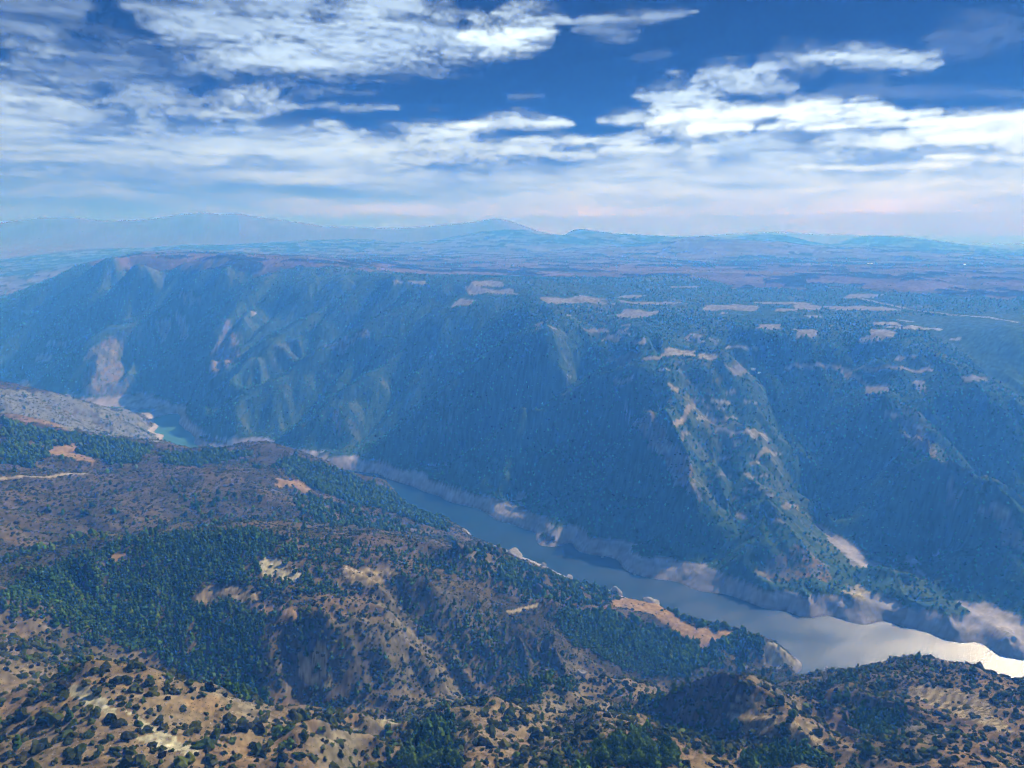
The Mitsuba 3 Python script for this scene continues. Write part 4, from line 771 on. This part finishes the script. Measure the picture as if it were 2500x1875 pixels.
# ------------------------------------------------------------------ rocks, the farm, the mast
def rock(seed, sx, sy, sz):
    m = trimesh.creation.icosphere(subdivisions=3); v = m.vertices.copy(); g = np.random.default_rng(seed)
    for k in range(16):                                             # planes of fracture
        n = g.normal(size=3); n[2] *= .6; n /= np.linalg.norm(n); c = g.uniform(.45, .85); d = v @ n; v -= np.maximum(d - c, 0)[:, None] * n
    v *= (1 + .22 * (meshkit.noise(v * 3.5 + seed, seed) - .5))[:, None]
    return v * [sx * 1.3, sy * 1.3, sz * 1.2], np.array(m.faces)
def ashore(p):
    """the first dry ground from a spot in the water towards the near bank"""
    t = np.arange(0, 260, 2.); x_, y_ = p[0] - t * .55, p[1] - t * .83; h = ground(x_, y_); k = int(np.argmax(h > 1.)) 
    return float(x_[k]), float(y_[k]), float(h[k])
def put_rock(key, p, sx, sy, sz, seed, text, cat='rock', group=None, yaw=0., sink=.2, zz=None):
    h = float(ground(np.array([p[0]]), np.array([p[1]]))[0]) if zz is None else zz
    scene[key] = {**mikit.ply(rock(seed, sx, sy, sz), 'stone', smooth=False), 'to_world': T4().translate([float(p[0]), float(p[1]), h + sz * (.5 - sink)]).rotate([0, 0, 1], yaw)}
    labels[key] = {'label': text, 'category': cat, **({'group': group} if group else {})}
OUT = [('o0', 15, 11, 13, 'largest pale rock outcrop jutting into the dark water at the middle of the reservoir'), ('o1', 6, 5, 6, 'small pale rock at the wooded shore right of the largest outcrop'), ('o2', 8, 6, 7, 'second pale rock at the wooded shore, left of the tan field'), ('o3', 9, 7, 11, 'pinkish rock at the upper tip of the tan shore field'),
       ('o4', 14, 10, 11, 'broad pale crag at the water beside the trees of the tan field'), ('o5', 12, 8, 7, 'low pinkish rock at the water below the broad crag'), ('o6', 4, 3, 2.4, 'left tiny rock islet off the far bank'), ('o7', 5, 3, 2.6, 'right tiny rock islet off the far bank')]
for n, (s_, a, b, c, text) in enumerate(OUT):
    p = ashore(SPOTS[s_]) if s_ not in ('o6', 'o7') else SPOTS[s_]; put_rock(key_of('rock_outcrop', n), p, a, b, c * (.75 if n < 6 else 1), 30 + n, text, 'rock', None, 35. * n, .38, max(p[2], -1.))
put_rock('boulder', SPOTS['boulder'], 1.5, 1.3, 1.2, 71, 'bright white boulder in the rocky gully at the lower right', 'boulder')
scene['boulder']['bsdf'] = {'type': 'ref', 'id': 'plaster'}
put_rock('pale_crag', SPOTS['gorge_rock'], 7, 4, 6, 77, 'pale rock slab standing in the gorge at the centre', 'rock')
def box(lx, ly, lz, c=(0, 0, 0)):
    m = trimesh.creation.box(extents=[lx, ly, lz]); m.apply_translation(c); return m
def gable(lx, ly, h0, h1, over=.5):
    a, b = lx / 2 + over, ly / 2 + over
    v = np.array([[-a, -b, h0], [a, -b, h0], [a, b, h0], [-a, b, h0], [-a, 0, h1], [a, 0, h1], [-a, -b, h0 + .25], [a, -b, h0 + .25], [a, b, h0 + .25], [-a, b, h0 + .25], [-a, 0, h1 + .25], [a, 0, h1 + .25]])
    f = [[0, 1, 5], [0, 5, 4], [3, 4, 5], [3, 5, 2], [6, 11, 7], [6, 10, 11], [9, 8, 11], [9, 11, 10], [0, 6, 7], [0, 7, 1], [2, 8, 9], [2, 9, 3], [0, 4, 10], [0, 10, 6], [4, 3, 9], [4, 9, 10], [1, 7, 11], [1, 11, 5], [5, 11, 8], [5, 8, 2]]
    return v, np.array(f)
def house(key, p, lx, ly, h, rise, yaw, text, cat, windows=3, chimney=True):
    zz = float(ground(np.array([p[0]]), np.array([p[1]]))[0]); tw = T4().translate([p[0], p[1], zz - .4]).rotate([0, 0, 1], yaw)
    wall = box(lx, ly, h, (0, 0, h / 2)); gv = np.array([[-lx / 2, -ly / 2, h], [-lx / 2, ly / 2, h], [-lx / 2, 0, h + rise * .92], [lx / 2, -ly / 2, h], [lx / 2, ly / 2, h], [lx / 2, 0, h + rise * .92]])
    wall = join([(np.array(wall.vertices), np.array(wall.faces)), (gv, np.array([[0, 2, 1], [3, 4, 5]]))])
    scene[key + '__wall'] = {**mikit.ply(wall, 'plaster'), 'to_world': tw}; scene[key + '__roof'] = {**mikit.ply(gable(lx, ly, h, h + rise), 'sheet_roof'), 'to_world': tw}
    scene[key + '__door'] = {**mikit.ply(box(1.1, .16, 2.1, (0, -ly / 2 - .05, 1.2)), 'dark_opening'), 'to_world': tw}
    for k in range(windows):
        wxp = (k + .5) / windows * lx - lx / 2
        if abs(wxp) < 1.: wxp += 1.8
        scene[key_of(key + '__window', k)] = {**mikit.ply(box(1., .14, 1.1, (wxp, -ly / 2 - .04, 1.9)), 'dark_opening'), 'to_world': tw}
    if chimney: scene[key + '__roof__chimney'] = {**mikit.ply(box(.7, .7, 1.6, (lx * .25, ly * .15, h + rise)), 'plaster'), 'to_world': tw}
    labels[key] = {'label': text, 'category': cat}
house('farmhouse', SPOTS['house'], 10, 8, 3.2, 2.2, -35, 'small white farmhouse beside a field on the far wooded slope', 'house')
house('farm_shed', SPOTS['shed'], 5, 4, 2.4, 1.0, 10, 'tiny pale shed just below the white farmhouse', 'shed', 1, False)
house('barn', SPOTS['barn'], 34, 12, 5, 2.5, 0, 'long white barn far out on the plateau at the right', 'barn', 4, False)
house('cottage', SPOTS['white'], 13, 10, 5, 2.5, 15, 'tiny white building near the right edge of the plateau', 'house', 3, False)
def bar(p0, p1, w):
    p0, p1 = np.array(p0, float), np.array(p1, float); d = p1 - p0; L_ = np.linalg.norm(d); m = box(w, w, L_)
    m.apply_transform(trimesh.geometry.align_vectors([0, 0, 1], d / L_)); m.apply_translation((p0 + p1) / 2); return m
p = SPOTS['pylon']; zz = float(ground(np.array([p[0]]), np.array([p[1]]))[0]); tw = T4().translate([p[0], p[1], zz - .3]).rotate([0, 0, 1], 25)
HM, B0, B1 = 13.5, 1.3, .25
corner = lambda s, t, h: np.array([s * (B0 + (B1 - B0) * h / HM), t * (B0 + (B1 - B0) * h / HM), h])
for k, (s_, t_) in enumerate([(-1, -1), (1, -1), (1, 1), (-1, 1)]):
    scene[key_of('power_pylon__leg', k)] = {**mikit.ply(bar(corner(s_, t_, 0), corner(s_, t_, HM), .16), 'galvanised'), 'to_world': tw}
br = []
for h in np.arange(0, HM - 1.5, 1.9):
    for (a, b), (c, d) in zip([(-1, -1), (1, -1), (1, 1), (-1, 1)], [(1, -1), (1, 1), (-1, 1), (-1, -1)]):
        br.append(bar(corner(a, b, h), corner(c, d, h + 1.9), .09))
scene['power_pylon__bracing'] = {**mikit.ply(trimesh.util.concatenate(br), 'galvanised'), 'to_world': tw}
for k, h in enumerate((10.2, 12.2)):
    scene[key_of('power_pylon__crossarm', k)] = {**mikit.ply(bar((-2.3, 0, h), (2.3, 0, h), .16), 'galvanised'), 'to_world': tw}
labels['power_pylon'] = {'label': 'slim grey lattice pylon on the spur in front of the right hill', 'category': 'pylon'}
